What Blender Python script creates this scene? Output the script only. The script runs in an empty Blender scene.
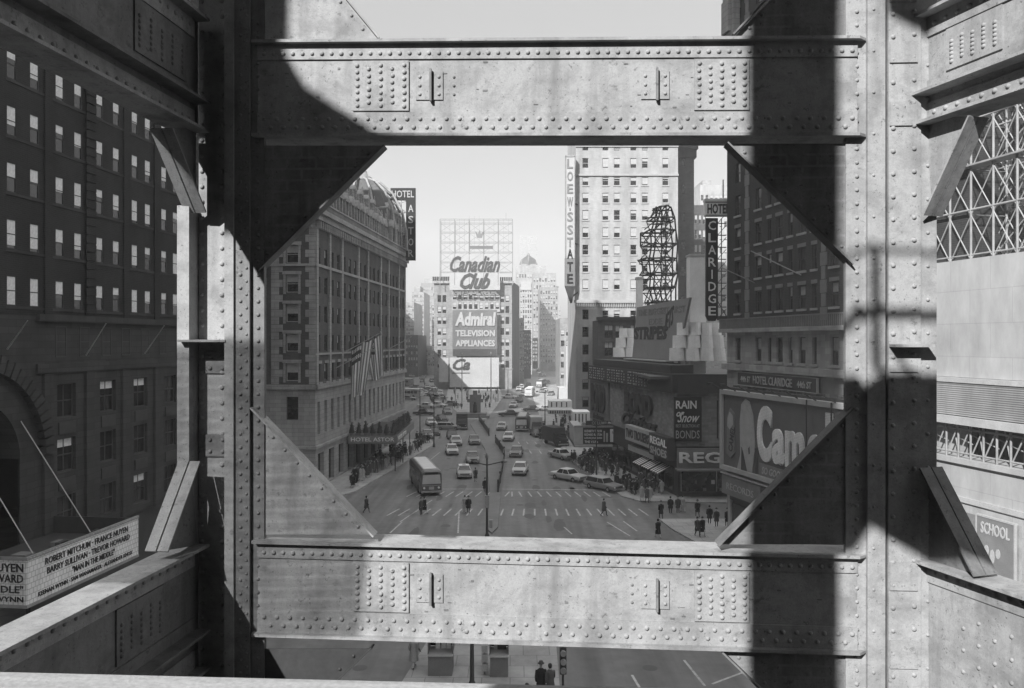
import bpy, bmesh, math, random
from mathutils import Vector, Matrix
R = math.radians
random.seed(7)
SC = bpy.context.scene
COL = SC.collection
# ---------------------------------------------------------------- camera, sky, sun, exposure
FPX, CX, HY, CZ = 800.0, 512.0, 341.0, 18.0
cam = bpy.data.objects.new('camera', bpy.data.cameras.new('camera'))
COL.objects.link(cam)
cam.location = (0, 0, CZ); cam.rotation_euler = (R(90), 0, 0)
cam.data.sensor_width = 36; cam.data.lens = FPX/1024*36
cam.data.shift_y = -3.0/1024
cam.data.clip_start = 0.05; cam.data.clip_end = 9000
SC.camera = cam
SUN_AZ, SUN_EL = 30.0, 33.7          # sun stands behind the camera's left shoulder
sdir = Vector((-math.sin(R(SUN_AZ))*math.cos(R(SUN_EL)), -math.cos(R(SUN_AZ))*math.cos(R(SUN_EL)), math.sin(R(SUN_EL))))
wd = bpy.data.worlds.new('World'); SC.world = wd; wd.use_nodes = True
nt = wd.node_tree; nt.nodes.clear()
sk = nt.nodes.new('ShaderNodeTexSky'); sk.sky_type = 'NISHITA'; sk.sun_disc = False
sk.sun_elevation = R(SUN_EL); sk.sun_rotation = math.atan2(sdir.x, sdir.y)
sk.dust_density = 3.0; sk.air_density = 1.0
bw = nt.nodes.new('ShaderNodeRGBToBW')
bg = nt.nodes.new('ShaderNodeBackground'); bg.inputs['Strength'].default_value = 0.10
ow = nt.nodes.new('ShaderNodeOutputWorld')
nt.links.new(sk.outputs[0], bw.inputs[0]); gm = nt.nodes.new('ShaderNodeMath'); gm.operation = 'POWER'; gm.inputs[1].default_value = 0.2
ml = nt.nodes.new('ShaderNodeMath'); ml.operation = 'MULTIPLY'; ml.inputs[1].default_value = 2.38   # thin even veil of high cloud flattens the gradient
nt.links.new(bw.outputs[0], gm.inputs[0]); nt.links.new(gm.outputs[0], ml.inputs[0]); tcw = nt.nodes.new('ShaderNodeTexCoord'); spw = nt.nodes.new('ShaderNodeSeparateXYZ'); mrw = nt.nodes.new('ShaderNodeMapRange'); mrw.interpolation_type = 'SMOOTHSTEP'
mrw.inputs[1].default_value = 0.36; mrw.inputs[2].default_value = 0.95; mrw.inputs[3].default_value = 1.0; mrw.inputs[4].default_value = 3.4   # overhead sky boosted for more fill light in the street
ml2 = nt.nodes.new('ShaderNodeMath'); ml2.operation = 'MULTIPLY'
nt.links.new(tcw.outputs['Generated'], spw.inputs[0]); nt.links.new(spw.outputs['Z'], mrw.inputs[0]); nt.links.new(ml.outputs[0], ml2.inputs[0]); nt.links.new(mrw.outputs[0], ml2.inputs[1]); nt.links.new(ml2.outputs[0], bg.inputs['Color']); nt.links.new(bg.outputs[0], ow.inputs[0])
sl = bpy.data.lights.new('sun', 'SUN'); sl.energy = 5.0; sl.angle = R(0.53); sl.color = (1, 1, 1)
so = bpy.data.objects.new('sun', sl); COL.objects.link(so)
so.rotation_euler = sdir.to_track_quat('Z', 'Y').to_euler()
so.location = (0, -30, 80)
SC.view_settings.view_transform = 'Standard'; SC.view_settings.look = 'None'
SC.view_settings.exposure = 0.92; SC.view_settings.gamma = 1.0
SC.view_settings.use_curve_mapping = False

# ---------------------------------------------------------------- helpers
def wp(px, py, Y): return Vector(((px-CX)*Y/FPX, Y, CZ+(HY-py)*Y/FPX))
def gp(px, py, z=0.0):
    Y = (CZ-z)*FPX/(py-HY); return Vector(((px-CX)*Y/FPX, Y, z))
def wm(o): return (wm(o.parent) @ o.matrix_basis) if o.parent else o.matrix_basis.copy()
def tag(o, label=None, cat=None, group=None, kind=None):
    if label: o['label'] = label
    if cat: o['category'] = cat
    if group: o['group'] = group
    if kind: o['kind'] = kind
    return o
def thing(name, label, cat, loc=(0,0,0), rotz=0.0, group=None):
    o = bpy.data.objects.new(name, None); COL.objects.link(o)
    o.empty_display_size = 0.3
    o.location = loc; o.rotation_euler = (0, 0, rotz)
    return tag(o, label, cat, group)
_mats = {}
def mat(name, v, v2=None, scale=1.0, rough=0.8, metal=0.0, bump=0.0, spec=0.3, emit=0.0, sharp=False, stretch=None, fine=0.12):
    """grey procedural paint: two tones mixed by noise, plus fine grain"""
    if name in _mats: return _mats[name]
    m = bpy.data.materials.new(name); m.use_nodes = True; _mats[name] = m
    n = m.node_tree; b = n.nodes['Principled BSDF']
    b.inputs['Roughness'].default_value = rough; b.inputs['Metallic'].default_value = metal
    b.inputs['Specular IOR Level'].default_value = spec
    if v2 is None: v2 = v*0.8
    tc = n.nodes.new('ShaderNodeTexCoord'); mp = n.nodes.new('ShaderNodeMapping')
    if stretch: mp.inputs['Scale'].default_value = stretch
    n.links.new(tc.outputs['Object'], mp.inputs[0])
    nz = n.nodes.new('ShaderNodeTexNoise'); nz.inputs['Scale'].default_value = scale; nz.inputs['Detail'].default_value = 6; nz.inputs['Roughness'].default_value = 0.65
    n.links.new(mp.outputs[0], nz.inputs['Vector'])
    cr = n.nodes.new('ShaderNodeValToRGB')
    lo, hi = (0.47, 0.53) if sharp else (0.3, 0.7)
    cr.color_ramp.elements[0].position = lo; cr.color_ramp.elements[1].position = hi
    cr.color_ramp.elements[0].color = (v2, v2, v2, 1); cr.color_ramp.elements[1].color = (v, v, v, 1)
    n.links.new(nz.outputs['Fac'], cr.inputs[0])
    n2 = n.nodes.new('ShaderNodeTexNoise'); n2.inputs['Scale'].default_value = scale*17; n2.inputs['Detail'].default_value = 3
    n.links.new(tc.outputs['Object'], n2.inputs['Vector'])
    mr = n.nodes.new('ShaderNodeMapRange'); mr.inputs[1].default_value = 0.3; mr.inputs[2].default_value = 0.7
    mr.inputs[3].default_value = 1-fine; mr.inputs[4].default_value = 1+fine
    n.links.new(n2.outputs['Fac'], mr.inputs[0])
    mx = n.nodes.new('ShaderNodeVectorMath'); mx.operation = 'SCALE'
    n.links.new(cr.outputs[0], mx.inputs[0]); n.links.new(mr.outputs[0], mx.inputs['Scale'])
    n.links.new(mx.outputs[0], b.inputs['Base Color'])
    if bump:
        bp = n.nodes.new('ShaderNodeBump'); bp.inputs['Strength'].default_value = bump; bp.inputs['Distance'].default_value = 0.01
        n.links.new(n2.outputs['Fac'], bp.inputs['Height']); n.links.new(bp.outputs[0], b.inputs['Normal'])
    if emit:
        b.inputs['Emission Color'].default_value = (1,1,1,1); b.inputs['Emission Strength'].default_value = emit
    return m
def brickmat(name, v, mortar, bw_=0.6, bh=0.2, v2=None, rough=0.9, msize=0.02, axis='xz', scale=1.0):
    if name in _mats: return _mats[name]
    m = bpy.data.materials.new(name); m.use_nodes = True; _mats[name] = m
    n = m.node_tree; b = n.nodes['Principled BSDF']; b.inputs['Roughness'].default_value = rough; b.inputs['Specular IOR Level'].default_value = 0.2
    v2 = v2 or v*0.7
    tc = n.nodes.new('ShaderNodeTexCoord'); sp = n.nodes.new('ShaderNodeSeparateXYZ'); cb = n.nodes.new('ShaderNodeCombineXYZ')
    n.links.new(tc.outputs['Object'], sp.inputs[0])
    if axis == 'xz':
        ad = n.nodes.new('ShaderNodeMath'); ad.operation = 'ADD'
        n.links.new(sp.outputs[0], ad.inputs[0]); n.links.new(sp.outputs[1], ad.inputs[1])
        n.links.new(ad.outputs[0], cb.inputs[0]); n.links.new(sp.outputs[2], cb.inputs[1])
    else:
        n.links.new(sp.outputs[0], cb.inputs[0]); n.links.new(sp.outputs[1], cb.inputs[1])
    br = n.nodes.new('ShaderNodeTexBrick'); br.inputs['Scale'].default_value = 1.0
    br.inputs['Brick Width'].default_value = bw_; br.inputs['Row Height'].default_value = bh
    br.inputs['Mortar Size'].default_value = msize
    br.inputs['Color1'].default_value = (v, v, v, 1); br.inputs['Color2'].default_value = (v2, v2, v2, 1); br.inputs['Mortar'].default_value = (mortar, mortar, mortar, 1)
    n.links.new(cb.outputs[0], br.inputs['Vector'])
    nz = n.nodes.new('ShaderNodeTexNoise'); nz.inputs['Scale'].default_value = 0.35*scale; nz.inputs['Detail'].default_value = 8; nz.inputs['Roughness'].default_value = 0.7
    mp = n.nodes.new('ShaderNodeMapping'); mp.inputs['Scale'].default_value = (1, 1, 0.35 if axis == 'xz' else 1)
    n.links.new(tc.outputs['Object'], mp.inputs[0]); n.links.new(mp.outputs[0], nz.inputs['Vector'])
    mr = n.nodes.new('ShaderNodeMapRange'); mr.inputs[1].default_value = 0.3; mr.inputs[2].default_value = 0.7; mr.inputs[3].default_value = 0.65; mr.inputs[4].default_value = 1.25
    n.links.new(nz.outputs['Fac'], mr.inputs[0])
    mx = n.nodes.new('ShaderNodeVectorMath'); mx.operation = 'SCALE'
    n.links.new(br.outputs['Color'], mx.inputs[0]); n.links.new(mr.outputs[0], mx.inputs['Scale'])
    n.links.new(mx.outputs[0], b.inputs['Base Color'])
    return m
def steelmat(name, base, dark, rust, patch=0.5, rough=0.75, courses=False):
    """weathered lead paint: pale coat, grimy blotches, thin flaked spots and run-down streaks"""
    if name in _mats: return _mats[name]
    m = bpy.data.materials.new(name); m.use_nodes = True; _mats[name] = m
    n = m.node_tree; L = n.links; b = n.nodes['Principled BSDF']; b.inputs['Roughness'].default_value = rough; b.inputs['Specular IOR Level'].default_value = 0.25
    tc = n.nodes.new('ShaderNodeTexCoord')
    def noise(s, d, r=0.6, st=None, dist=0.0):
        z = n.nodes.new('ShaderNodeTexNoise'); z.inputs['Scale'].default_value = s; z.inputs['Detail'].default_value = d; z.inputs['Roughness'].default_value = r; z.inputs['Distortion'].default_value = dist
        if st:
            mp = n.nodes.new('ShaderNodeMapping'); mp.inputs['Scale'].default_value = st; L.new(tc.outputs['Object'], mp.inputs[0]); L.new(mp.outputs[0], z.inputs['Vector'])
        else: L.new(tc.outputs['Object'], z.inputs['Vector'])
        return z
    def ramp(src, lo, hi):
        r = n.nodes.new('ShaderNodeMapRange'); r.inputs[1].default_value = lo; r.inputs[2].default_value = hi; L.new(src.outputs['Fac'], r.inputs[0]); return r
    def mix(fac, a, c, f=1.0):
        x = n.nodes.new('ShaderNodeMix'); x.data_type = 'RGBA'
        if f != 1.0:
            mm = n.nodes.new('ShaderNodeMath'); mm.operation = 'MULTIPLY'; mm.inputs[1].default_value = f; L.new(fac, mm.inputs[0]); fac = mm.outputs[0]
        L.new(fac, x.inputs[0])
        if isinstance(a, float): x.inputs[6].default_value = (a, a, a, 1)
        else: L.new(a, x.inputs[6])
        x.inputs[7].default_value = (c, c, c, 1); return x.outputs[2]
    big = ramp(noise(2.6, 9, 0.7, (1, 1, 1.3), 0.2), 0.47, 0.68)
    blot = ramp(noise(7.5, 7, 0.78, (1, 1, 1.4), 0.15), 0.6, 0.66)
    strk = ramp(noise(5.0, 5, 0.6, (1, 1, 0.12)), 0.5, 0.8)
    speck = ramp(noise(95, 2, 0.6), 0.35, 0.7)
    spot = ramp(noise(34, 5, 0.8), 0.63, 0.66)
    c = mix(big.outputs[0], base, dark, 0.75*patch)
    c = mix(ramp(noise(12, 8, 0.8, None, 0.1), 0.48, 0.62).outputs[0], c, base*0.72, 0.6)
    c = mix(strk.outputs[0], c, dark*0.8, 0.7*patch)
    c = mix(blot.outputs[0], c, dark, 0.7*patch)
    chip = ramp(noise(20, 8, 0.82, (1, 1, 0.9), 0.1), 0.60, 0.625)
    c = mix(chip.outputs[0], c, rust*1.6, 0.7*patch)
    c = mix(speck.outputs[0], c, base*0.5, 0.28)
    c = mix(spot.outputs[0], c, rust, 0.8)
    if courses:   # ghost of the brick courses once laid against the plate
        sp = n.nodes.new('ShaderNodeSeparateXYZ'); cb = n.nodes.new('ShaderNodeCombineXYZ'); L.new(tc.outputs['Object'], sp.inputs[0]); L.new(sp.outputs[0], cb.inputs[0]); L.new(sp.outputs[2], cb.inputs[1])
        br = n.nodes.new('ShaderNodeTexBrick'); br.inputs['Scale'].default_value = 1; br.inputs['Brick Width'].default_value = 0.22; br.inputs['Row Height'].default_value = 0.085; br.inputs['Mortar Size'].default_value = 0.012; br.inputs['Mortar Smooth'].default_value = 0.6
        L.new(cb.outputs[0], br.inputs['Vector'])
        mm = n.nodes.new('ShaderNodeMath'); mm.operation = 'MULTIPLY'; L.new(br.outputs['Fac'], mm.inputs[0]); L.new(ramp(noise(3.5, 5, 0.7), 0.42, 0.6).outputs[0], mm.inputs[1])
        c = mix(mm.outputs[0], c, base*1.3, 0.35)
    L.new(c, b.inputs['Base Color'])
    bp = n.nodes.new('ShaderNodeBump'); bp.inputs['Strength'].default_value = 0.7; bp.inputs['Distance'].default_value = 0.004
    L.new(noise(22, 5, 0.65).outputs['Fac'], bp.inputs['Height']); L.new(bp.outputs[0], b.inputs['Normal'])
    return m

class MB:
    def __init__(s, M=None): s.v = []; s.f = []; s.mi = []; s.sm = []; s.M = M
    def add(s, vs, fs, mi=0, sm=False):
        o = len(s.v)
        s.v += [(s.M @ Vector(p)) if s.M else Vector(p) for p in vs]
        for f in fs: s.f.append([i+o for i in f]); s.mi.append(mi); s.sm.append(sm)
    def hexa(s, p, mi=0):   # p: 4 bottom ccw + 4 top
        s.add(p, [(3,2,1,0),(4,5,6,7),(0,1,5,4),(1,2,6,5),(2,3,7,6),(3,0,4,7)], mi)
    def box(s, x0, x1, y0, y1, z0, z1, mi=0):
        s.hexa([(x0,y0,z0),(x1,y0,z0),(x1,y1,z0),(x0,y1,z0),(x0,y0,z1),(x1,y0,z1),(x1,y1,z1),(x0,y1,z1)], mi)
    def prism(s, poly, dvec, mi=0):  # planar polygon, extruded by a vector
        n = len(poly); d = Vector(dvec); a = [Vector(p) for p in poly]; b = [p+d for p in a]
        s.add(a+b, [tuple(range(n-1, -1, -1)), tuple(range(n, 2*n))]+[(i, (i+1) % n, n+(i+1) % n, n+i) for i in range(n)], mi)
    def tube(s, a, b, r0, r1=None, n=8, mi=0, cap=True, sm=True):
        a = Vector(a); b = Vector(b); r1 = r0 if r1 is None else r1
        d = (b-a).normalized(); t = Vector((0,0,1)) if abs(d.z) < 0.9 else Vector((1,0,0))
        u = d.cross(t).normalized(); w = d.cross(u)
        vs = []
        for c, r in ((a, r0), (b, r1)):
            for i in range(n):
                g = 2*math.pi*i/n; vs.append(c+u*(r*math.cos(g))+w*(r*math.sin(g)))
        s.add(vs, [(i, (i+1) % n, n+(i+1) % n, n+i) for i in range(n)], mi, sm and n > 4)
        if cap: s.add(vs, [tuple(range(n-1, -1, -1)), tuple(range(n, 2*n))], mi)
    def lathe(s, prof, c=(0,0,0), n=12, mi=0, sm=True, sx=1, sy=1):
        c = Vector(c); vs = []
        for r, z in prof:
            for i in range(n):
                g = 2*math.pi*i/n; vs.append(c+Vector((r*sx*math.cos(g), r*sy*math.sin(g), z)))
        fs = []
        for k in range(len(prof)-1):
            for i in range(n): fs.append((k*n+i, k*n+(i+1) % n, (k+1)*n+(i+1) % n, (k+1)*n+i))
        s.add(vs, fs, mi, sm)
        s.add([vs[i] for i in range(n)], [tuple(range(n-1, -1, -1))], mi); m = (len(prof)-1)*n
        s.add([vs[m+i] for i in range(n)], [tuple(range(n))], mi)
    def dome(s, p, nrm, r, n=7, mi=0):
        p = Vector(p); nrm = Vector(nrm); t = Vector((0,0,1)) if abs(nrm.z) < 0.9 else Vector((1,0,0))
        u = nrm.cross(t).normalized(); w = nrm.cross(u)
        vs = []
        for rr, h in ((1.0, -0.1), (0.88, 0.42), (0.5, 0.72)):
            for i in range(n):
                g = 2*math.pi*i/n; vs.append(p+u*(r*rr*math.cos(g))+w*(r*rr*math.sin(g))+nrm*(r*h))
        vs.append(p+nrm*(r*0.8))
        fs = [(k*n+i, (k+1)*n+i, (k+1)*n+(i+1) % n, k*n+(i+1) % n) for k in range(2) for i in range(n)]
        fs += [(2*n+i, 3*n, 2*n+(i+1) % n) for i in range(n)]
        s.add(vs, fs, mi, True)
    def build(s, name, mats, parent=None, local=False, recalc=True):
        if not isinstance(mats, (list, tuple)): mats = [mats]
        vs = s.v
        org = Vector((0,0,0))
        if parent is not None and not local:
            iv = wm(parent).inverted(); vs = [iv @ p for p in vs]
        elif parent is None and not local and vs:
            xs = [p.x for p in vs]; ys = [p.y for p in vs]; zs = [p.z for p in vs]
            org = Vector(((min(xs)+max(xs))/2, (min(ys)+max(ys))/2, min(zs))); vs = [p-org for p in vs]
        me = bpy.data.meshes.new(name); me.from_pydata([tuple(p) for p in vs], [], s.f)
        for m in mats: me.materials.append(m)
        me.polygons.foreach_set('material_index', s.mi); me.polygons.foreach_set('use_smooth', s.sm)
        if recalc:
            bm = bmesh.new(); bm.from_mesh(me); bmesh.ops.recalc_face_normals(bm, faces=bm.faces); bm.to_mesh(me); bm.free()
        me.update()
        o = bpy.data.objects.new(name, me); COL.objects.link(o)
        if parent is not None: o.parent = parent
        else: o.location = org
        return o
def copy_tree(o, parent=None):
    c = o.copy(); COL.objects.link(c); c.parent = parent
    for ch in list(o.children): copy_tree(ch, c)
    return c
def textpart(parent, s, x0, x1, z0, z1, y, m, ext=0.02, bold=0.0, shear=0.0, name='lettering', slope=0.0, vert=False, res=2):
    """raised letters in the parent's own x-z plane facing -y"""
    cu = bpy.data.curves.new('t', 'FONT'); cu.body = s; cu.extrude = 0.02; cu.offset = bold; cu.shear = shear; cu.resolution_u = res
    cu.align_x = 'CENTER' if vert else 'LEFT'
    if vert: cu.space_line = 0.82
    to = bpy.data.objects.new('t', cu); COL.objects.link(to)
    me = bpy.data.meshes.new_from_object(to); bpy.data.objects.remove(to); bpy.data.curves.remove(cu)
    me.name = name
    xs = [v.co.x for v in me.vertices]; ys = [v.co.y for v in me.vertices]
    a, b, c, d = min(xs), max(xs), min(ys), max(ys)
    for v in me.vertices:
        X = x0+(v.co.x-a)/(b-a)*(x1-x0); Z = z0+(v.co.y-c)/(d-c)*(z1-z0)
        v.co = (X, y-ext if v.co.z > 0 else y, Z+slope*(X-x0))
    me.materials.clear(); me.materials.append(m)
    for p in me.polygons: p.material_index = 0
    o = bpy.data.objects.new(name, me); COL.objects.link(o); o.parent = parent
    return o

# ---------------------------------------------------------------- materials
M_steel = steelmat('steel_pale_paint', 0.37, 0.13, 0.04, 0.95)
M_gus = steelmat('steel_brick_stained', 0.24, 0.07, 0.03, 1.0, courses=True)  # brick marks over the same shade-darkened steel colour
M_steel2 = steelmat('steel_shaded_grimy', 0.22, 0.07, 0.03, 1.0)  # grimy and darkened copy: shade of the shadowed steel is in its colour
M_asph = mat('asphalt', 0.165, 0.12, scale=0.08, rough=0.7, bump=0.2, spec=0.4)
_n = M_asph.node_tree; _b = _n.nodes['Principled BSDF']; _src = _b.inputs['Base Color'].links[0].from_socket
_t = _n.nodes.new('ShaderNodeTexCoord'); _m = _n.nodes.new('ShaderNodeMapping'); _m.inputs['Scale'].default_value = (0.9, 0.035, 1); _m.inputs['Rotation'].default_value = (0, 0, R(5))
_z = _n.nodes.new('ShaderNodeTexNoise'); _z.inputs['Scale'].default_value = 1.0; _z.inputs['Detail'].default_value = 5
_r = _n.nodes.new('ShaderNodeMapRange'); _r.inputs[1].default_value = 0.35; _r.inputs[2].default_value = 0.65; _r.inputs[3].default_value = 0.72; _r.inputs[4].default_value = 1.15
_x = _n.nodes.new('ShaderNodeVectorMath'); _x.operation = 'SCALE'
_n.links.new(_t.outputs['Object'], _m.inputs[0]); _n.links.new(_m.outputs[0], _z.inputs['Vector']); _n.links.new(_z.outputs['Fac'], _r.inputs[0]); _n.links.new(_src, _x.inputs[0]); _n.links.new(_r.outputs[0], _x.inputs['Scale']); _n.links.new(_x.outputs[0], _b.inputs['Base Color'])
M_patch = mat('asphalt_patch', 0.11, 0.09, scale=1.0)
M_walk = brickmat('sidewalk_concrete', 0.34, 0.22, 1.5, 1.5, v2=0.30, msize=0.03, axis='xy')
M_kerb = mat('kerb_stone', 0.30, 0.22, scale=0.6)
M_paint = mat('road_paint', 0.6, 0.22, scale=2.2, rough=0.7)
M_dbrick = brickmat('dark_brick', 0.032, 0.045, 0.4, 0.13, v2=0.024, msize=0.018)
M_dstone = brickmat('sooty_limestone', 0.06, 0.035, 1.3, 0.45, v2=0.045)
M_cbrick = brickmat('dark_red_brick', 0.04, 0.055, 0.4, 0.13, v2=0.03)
M_med = mat('median_paving', 0.19, 0.14, scale=0.5)
M_astor = brickmat('sooty_red_brick', 0.085, 0.11, 0.5, 0.16, v2=0.06)
M_astors = brickmat('weathered_limestone', 0.34, 0.2, 1.4, 0.5, v2=0.28)
M_slate = mat('mansard_slate', 0.11, 0.07, scale=1.5)
M_white = brickmat('pale_glazed_brick', 0.35, 0.3, 0.6, 0.2, v2=0.32, msize=0.01)
M_whitet = mat('pale_terracotta', 0.36, 0.28, scale=0.6)
M_grayw = brickmat('grey_limestone', 0.36, 0.27, 1.2, 0.5)
M_midw = brickmat('mid_brick', 0.30, 0.24, 0.8, 0.3)
M_darkw = brickmat('brown_brick', 0.10, 0.08, 0.8, 0.3)
M_conc = brickmat('pale_concrete', 0.37, 0.29, 3.0, 1.9, v2=0.34, msize=0.02)
M_frame = mat('window_wood', 0.07, 0.05)
M_pblind = mat('sky_pale_blind', 0.85, 0.6, scale=0.4, rough=0.8)  # blinds made extra pale to stand in for sky reflected in the panes
M_framel = mat('window_wood_pale', 0.4, 0.3)
M_glass = mat('window_glass', 0.025, 0.015, scale=0.7, rough=0.12, spec=0.7, fine=0.0)
M_blind = mat('roller_blind', 0.45, 0.32, scale=1.2, rough=0.9)
M_blk = mat('black_enamel', 0.022, 0.015, scale=2, rough=0.5)
M_dk = mat('dark_sheet_metal', 0.055, 0.035, scale=1.5, rough=0.6)
M_mid = mat('mid_grey_paint', 0.2, 0.15, scale=1.2, rough=0.7)
M_lt = mat('light_grey_paint', 0.42, 0.32, scale=1.2, rough=0.7)
M_wh = mat('white_paint', 0.78, 0.62, scale=1.0, rough=0.7)
M_rust = mat('rusty_iron', 0.07, 0.03, scale=2.0)
M_galv = mat('galvanised_iron', 0.33, 0.2, scale=1.5, rough=0.6)
M_chrome = mat('chrome', 0.6, 0.5, rough=0.25, metal=0.9)
M_tyre = mat('tyre_rubber', 0.02, 0.015)
M_roof = mat('tar_roof', 0.10, 0.07, scale=0.4)
M_plank = mat('weathered_plank', 0.42, 0.3, scale=3, stretch=(0.3, 6, 6), bump=0.3)
M_leaf = mat('evergreen_leaf', 0.045, 0.025, scale=9)

# ---------------------------------------------------------------- air
def haze(density):
    m = bpy.data.materials.new('haze_air'); m.use_nodes = True; n = m.node_tree
    n.nodes.remove(n.nodes['Principled BSDF'])
    v = n.nodes.new('ShaderNodeVolumePrincipled'); v.inputs['Density'].default_value = density
    v.inputs['Color'].default_value = (0.97, 0.97, 0.97, 1); v.inputs['Anisotropy'].default_value = -0.1
    n.links.new(v.outputs[0], n.nodes['Material Output'].inputs['Volume'])
    b = MB(); b.box(-900, 900, -260, 1350, -1.0, 190)
    o = b.build('haze', m); o['kind'] = 'stuff'
    o['label'] = 'pale city haze hanging over the avenue'
    return o
haze(0.00075)

# ---------------------------------------------------------------- ground
def struct(name, mb, m, **k):
    o = mb.build(name, m, **k); o['kind'] = 'structure'; return o
g = MB(); g.box(-880, 880, -240, 1330, -0.4, 0.0); struct('road', g, M_asph)
def slab(name, pts, h=0.13, m=None, kerb=True):
    b = MB(); b.prism([(p[0], p[1], 0.0) for p in pts], (0, 0, h)); o = struct(name, b, m or M_walk)
    return o
def G(*pp): return [tuple(gp(px, py))[:2] for px, py in pp]
slab('pavement_by_hotel', [(-60, 88)]+G((300, 508), (356, 492), (434.6, 445), (431, 440))+[(-60, 146)])
slab('pavement_by_theatre', [(-60, 20), (-24, 20), (-17.5, 60), (-16.8, 78), (-18, 81), (-60, 81)])
slab('pavement_by_clothier', [(8.0, 130), (8.4, 124)]+G((572, 462), (622, 497), (640, 502), (760, 504))+[(60, 88), (60, 145), (9, 145)])
slab('pavement_by_sign_corner', G((659, 520), (672, 530))+[(22.5, 44), (26, 20), (60, 20), (60, 80.5), (16.5, 80.5)])
slab('pavement_beyond_side_street', [(6.5, 160), (6.9, 400), (60, 400), (60, 158)])
slab('pavement_far_left', [(-40, 160), (-90, 160), (-110, 420), (-62, 420)])
slab('newsstand_island', [(-7.3, 30), (2.2, 30), (2.6, 47), (0.8, 52), (-4.5, 52)])
slab('median_island', G((470, 424), (485, 450), (490, 492), (487, 530), (492, 534), (498, 528), (501, 492), (507, 455), (493, 437), (479, 420)), m=M_med)
slab('square_island', G((446, 399), (453, 409), (466, 420), (486, 420), (494, 410), (503, 397), (499, 389), (448, 389)))
# painted markings
mk = MB()
def stripe(p, q, w):
    p = Vector((p[0], p[1], 0)); q = Vector((q[0], q[1], 0)); d = (q-p).normalized(); n_ = Vector((-d.y, d.x, 0))*w/2
    z0 = Vector((0, 0, 0.004)); mk.add([p-n_+z0, q-n_+z0, q+n_+z0, p+n_+z0], [(0,1,2,3)])
for k in range(-11, 22):
    x = 1.15*k
    if -14.5 < x < 12.3:
        t = 0.02*x
        if not (-3.4 < x < -1.6): stripe((x-0.55*t+0.3*(x < 0), 92.6), (x-0.6*t*3+0.8*(x < 0)-0.3*(x > 0), 95.6), 0.16)
    if -13.5 < x < 14.5:
        stripe((x*1.02, 82.5), (x*1.02-0.05*x+0.2, 85.8), 0.17)
stripe(gp(436, 489)[:2], gp(487, 489)[:2], 0.22); stripe(gp(502, 489)[:2], gp(602, 490)[:2], 0.22)
for (a, b_) in (((564, 527), (572, 534)), ((607, 522), (630, 536)), ((623, 521), (637, 531)), ((458, 533), (459, 512)), ((390, 533), (402, 522)),
                ((684, 660), (705, 686)), ((632, 675), (641, 690)), ((744, 672), (712, 684)), ((440, 452), (424, 465)), ((400, 522), (432, 500)), ((521, 440), (562, 441)), ((524, 449), (548, 450))):
    stripe(gp(*a)[:2], gp(*b_)[:2], 0.14)
for k in range(9): stripe((1.5+1.6*k, 128), (1.3+1.58*k, 131.5), 0.16)
for k in range(9): stripe((1.3+1.5*k, 140), (1.1+1.48*k, 143), 0.16)
for k in range(8):
    Y = 160+k*22; stripe((7.2, Y), (7.5, Y+8), 0.14); stripe((10.8+0.3*k, Y), (11.1+0.3*k, Y+8), 0.14)
mk.build('road_markings', M_paint)['kind'] = 'structure'
pt_ = MB(); rq = random.Random(4)
def blot(cx_, cy_, a, b_, n=9):
    pt_.add([(cx_+a*math.cos(6.283*i/n)*rq.uniform(0.7, 1.2), cy_+b_*math.sin(6.283*i/n)*rq.uniform(0.7, 1.2), 0.002) for i in range(n)], [tuple(range(n))])
for i in range(70):
    Y = rq.uniform(48, 150); blot(rq.uniform(-0.14, 0.16)*Y, Y, rq.uniform(0.2, 0.9), rq.uniform(0.5, 2.6))
for (px, py) in ((405, 512), (520, 505), (560, 520), (447, 470), (535, 480), (610, 526), (650, 668), (360, 668)):
    c_ = gp(px, py); pt_.add([(c_.x+0.42*math.cos(6.283*i/14), c_.y+0.42*math.sin(6.283*i/14), 0.0025) for i in range(14)], [tuple(range(14))])
pt_.build('road_stains', M_patch)['kind'] = 'structure'
# ================================================================ steel frame round the camera
class Fr:
    """u along the frame, d towards the room, z measured from eye level"""
    def __init__(s, O, u, n): s.O = Vector((O[0], O[1], CZ)); s.u = Vector((u[0], u[1], 0)).normalized(); s.n = Vector((n[0], n[1], 0)).normalized()
    def P(s, u, z, d=0.0, tilt=0.0): return s.O+s.u*u+s.n*d+Vector((0, 0, z+tilt*u))
    def U(s, px, d=0.0):
        k = (px-CX)/FPX; o = s.O+s.n*d; return (k*o.y-o.x)/(s.u.x-k*s.u.y)
    def Z(s, py, u, d=0.0):
        p = s.P(u, 0, d); return (HY-py)*p.y/FPX
FF = Fr((0, 5.95), (1, -0.05), (-0.05, -1))
FL = Fr((-2.42, 6.1), (-0.114, -1), (1, -0.114))
FR = Fr((3.02, 5.85), (0.305, -1), (-1, -0.305))
def plate(mb, F, u0, u1, z0, z1, d0, d1, tilt=0.0):
    P = lambda u, z, d: F.P(u, z, d, tilt)
    mb.hexa([P(u0,z0,d0), P(u1,z0,d0), P(u1,z0,d1), P(u0,z0,d1), P(u0,z1,d0), P(u1,z1,d0), P(u1,z1,d1), P(u0,z1,d1)])
def rivrow(mb, F, u0, u1, z, d, sp, r=0.018, tilt=0.0, ph=0.0):
    n = max(1, int(abs(u1-u0)/sp))
    for i in range(n+1):
        u = u0+(u1-u0)*(i+ph)/max(1, n)
        if random.random() < 0.985: mb.dome(F.P(u, z, d, tilt), F.n, r*random.uniform(0.92, 1.08))
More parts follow.
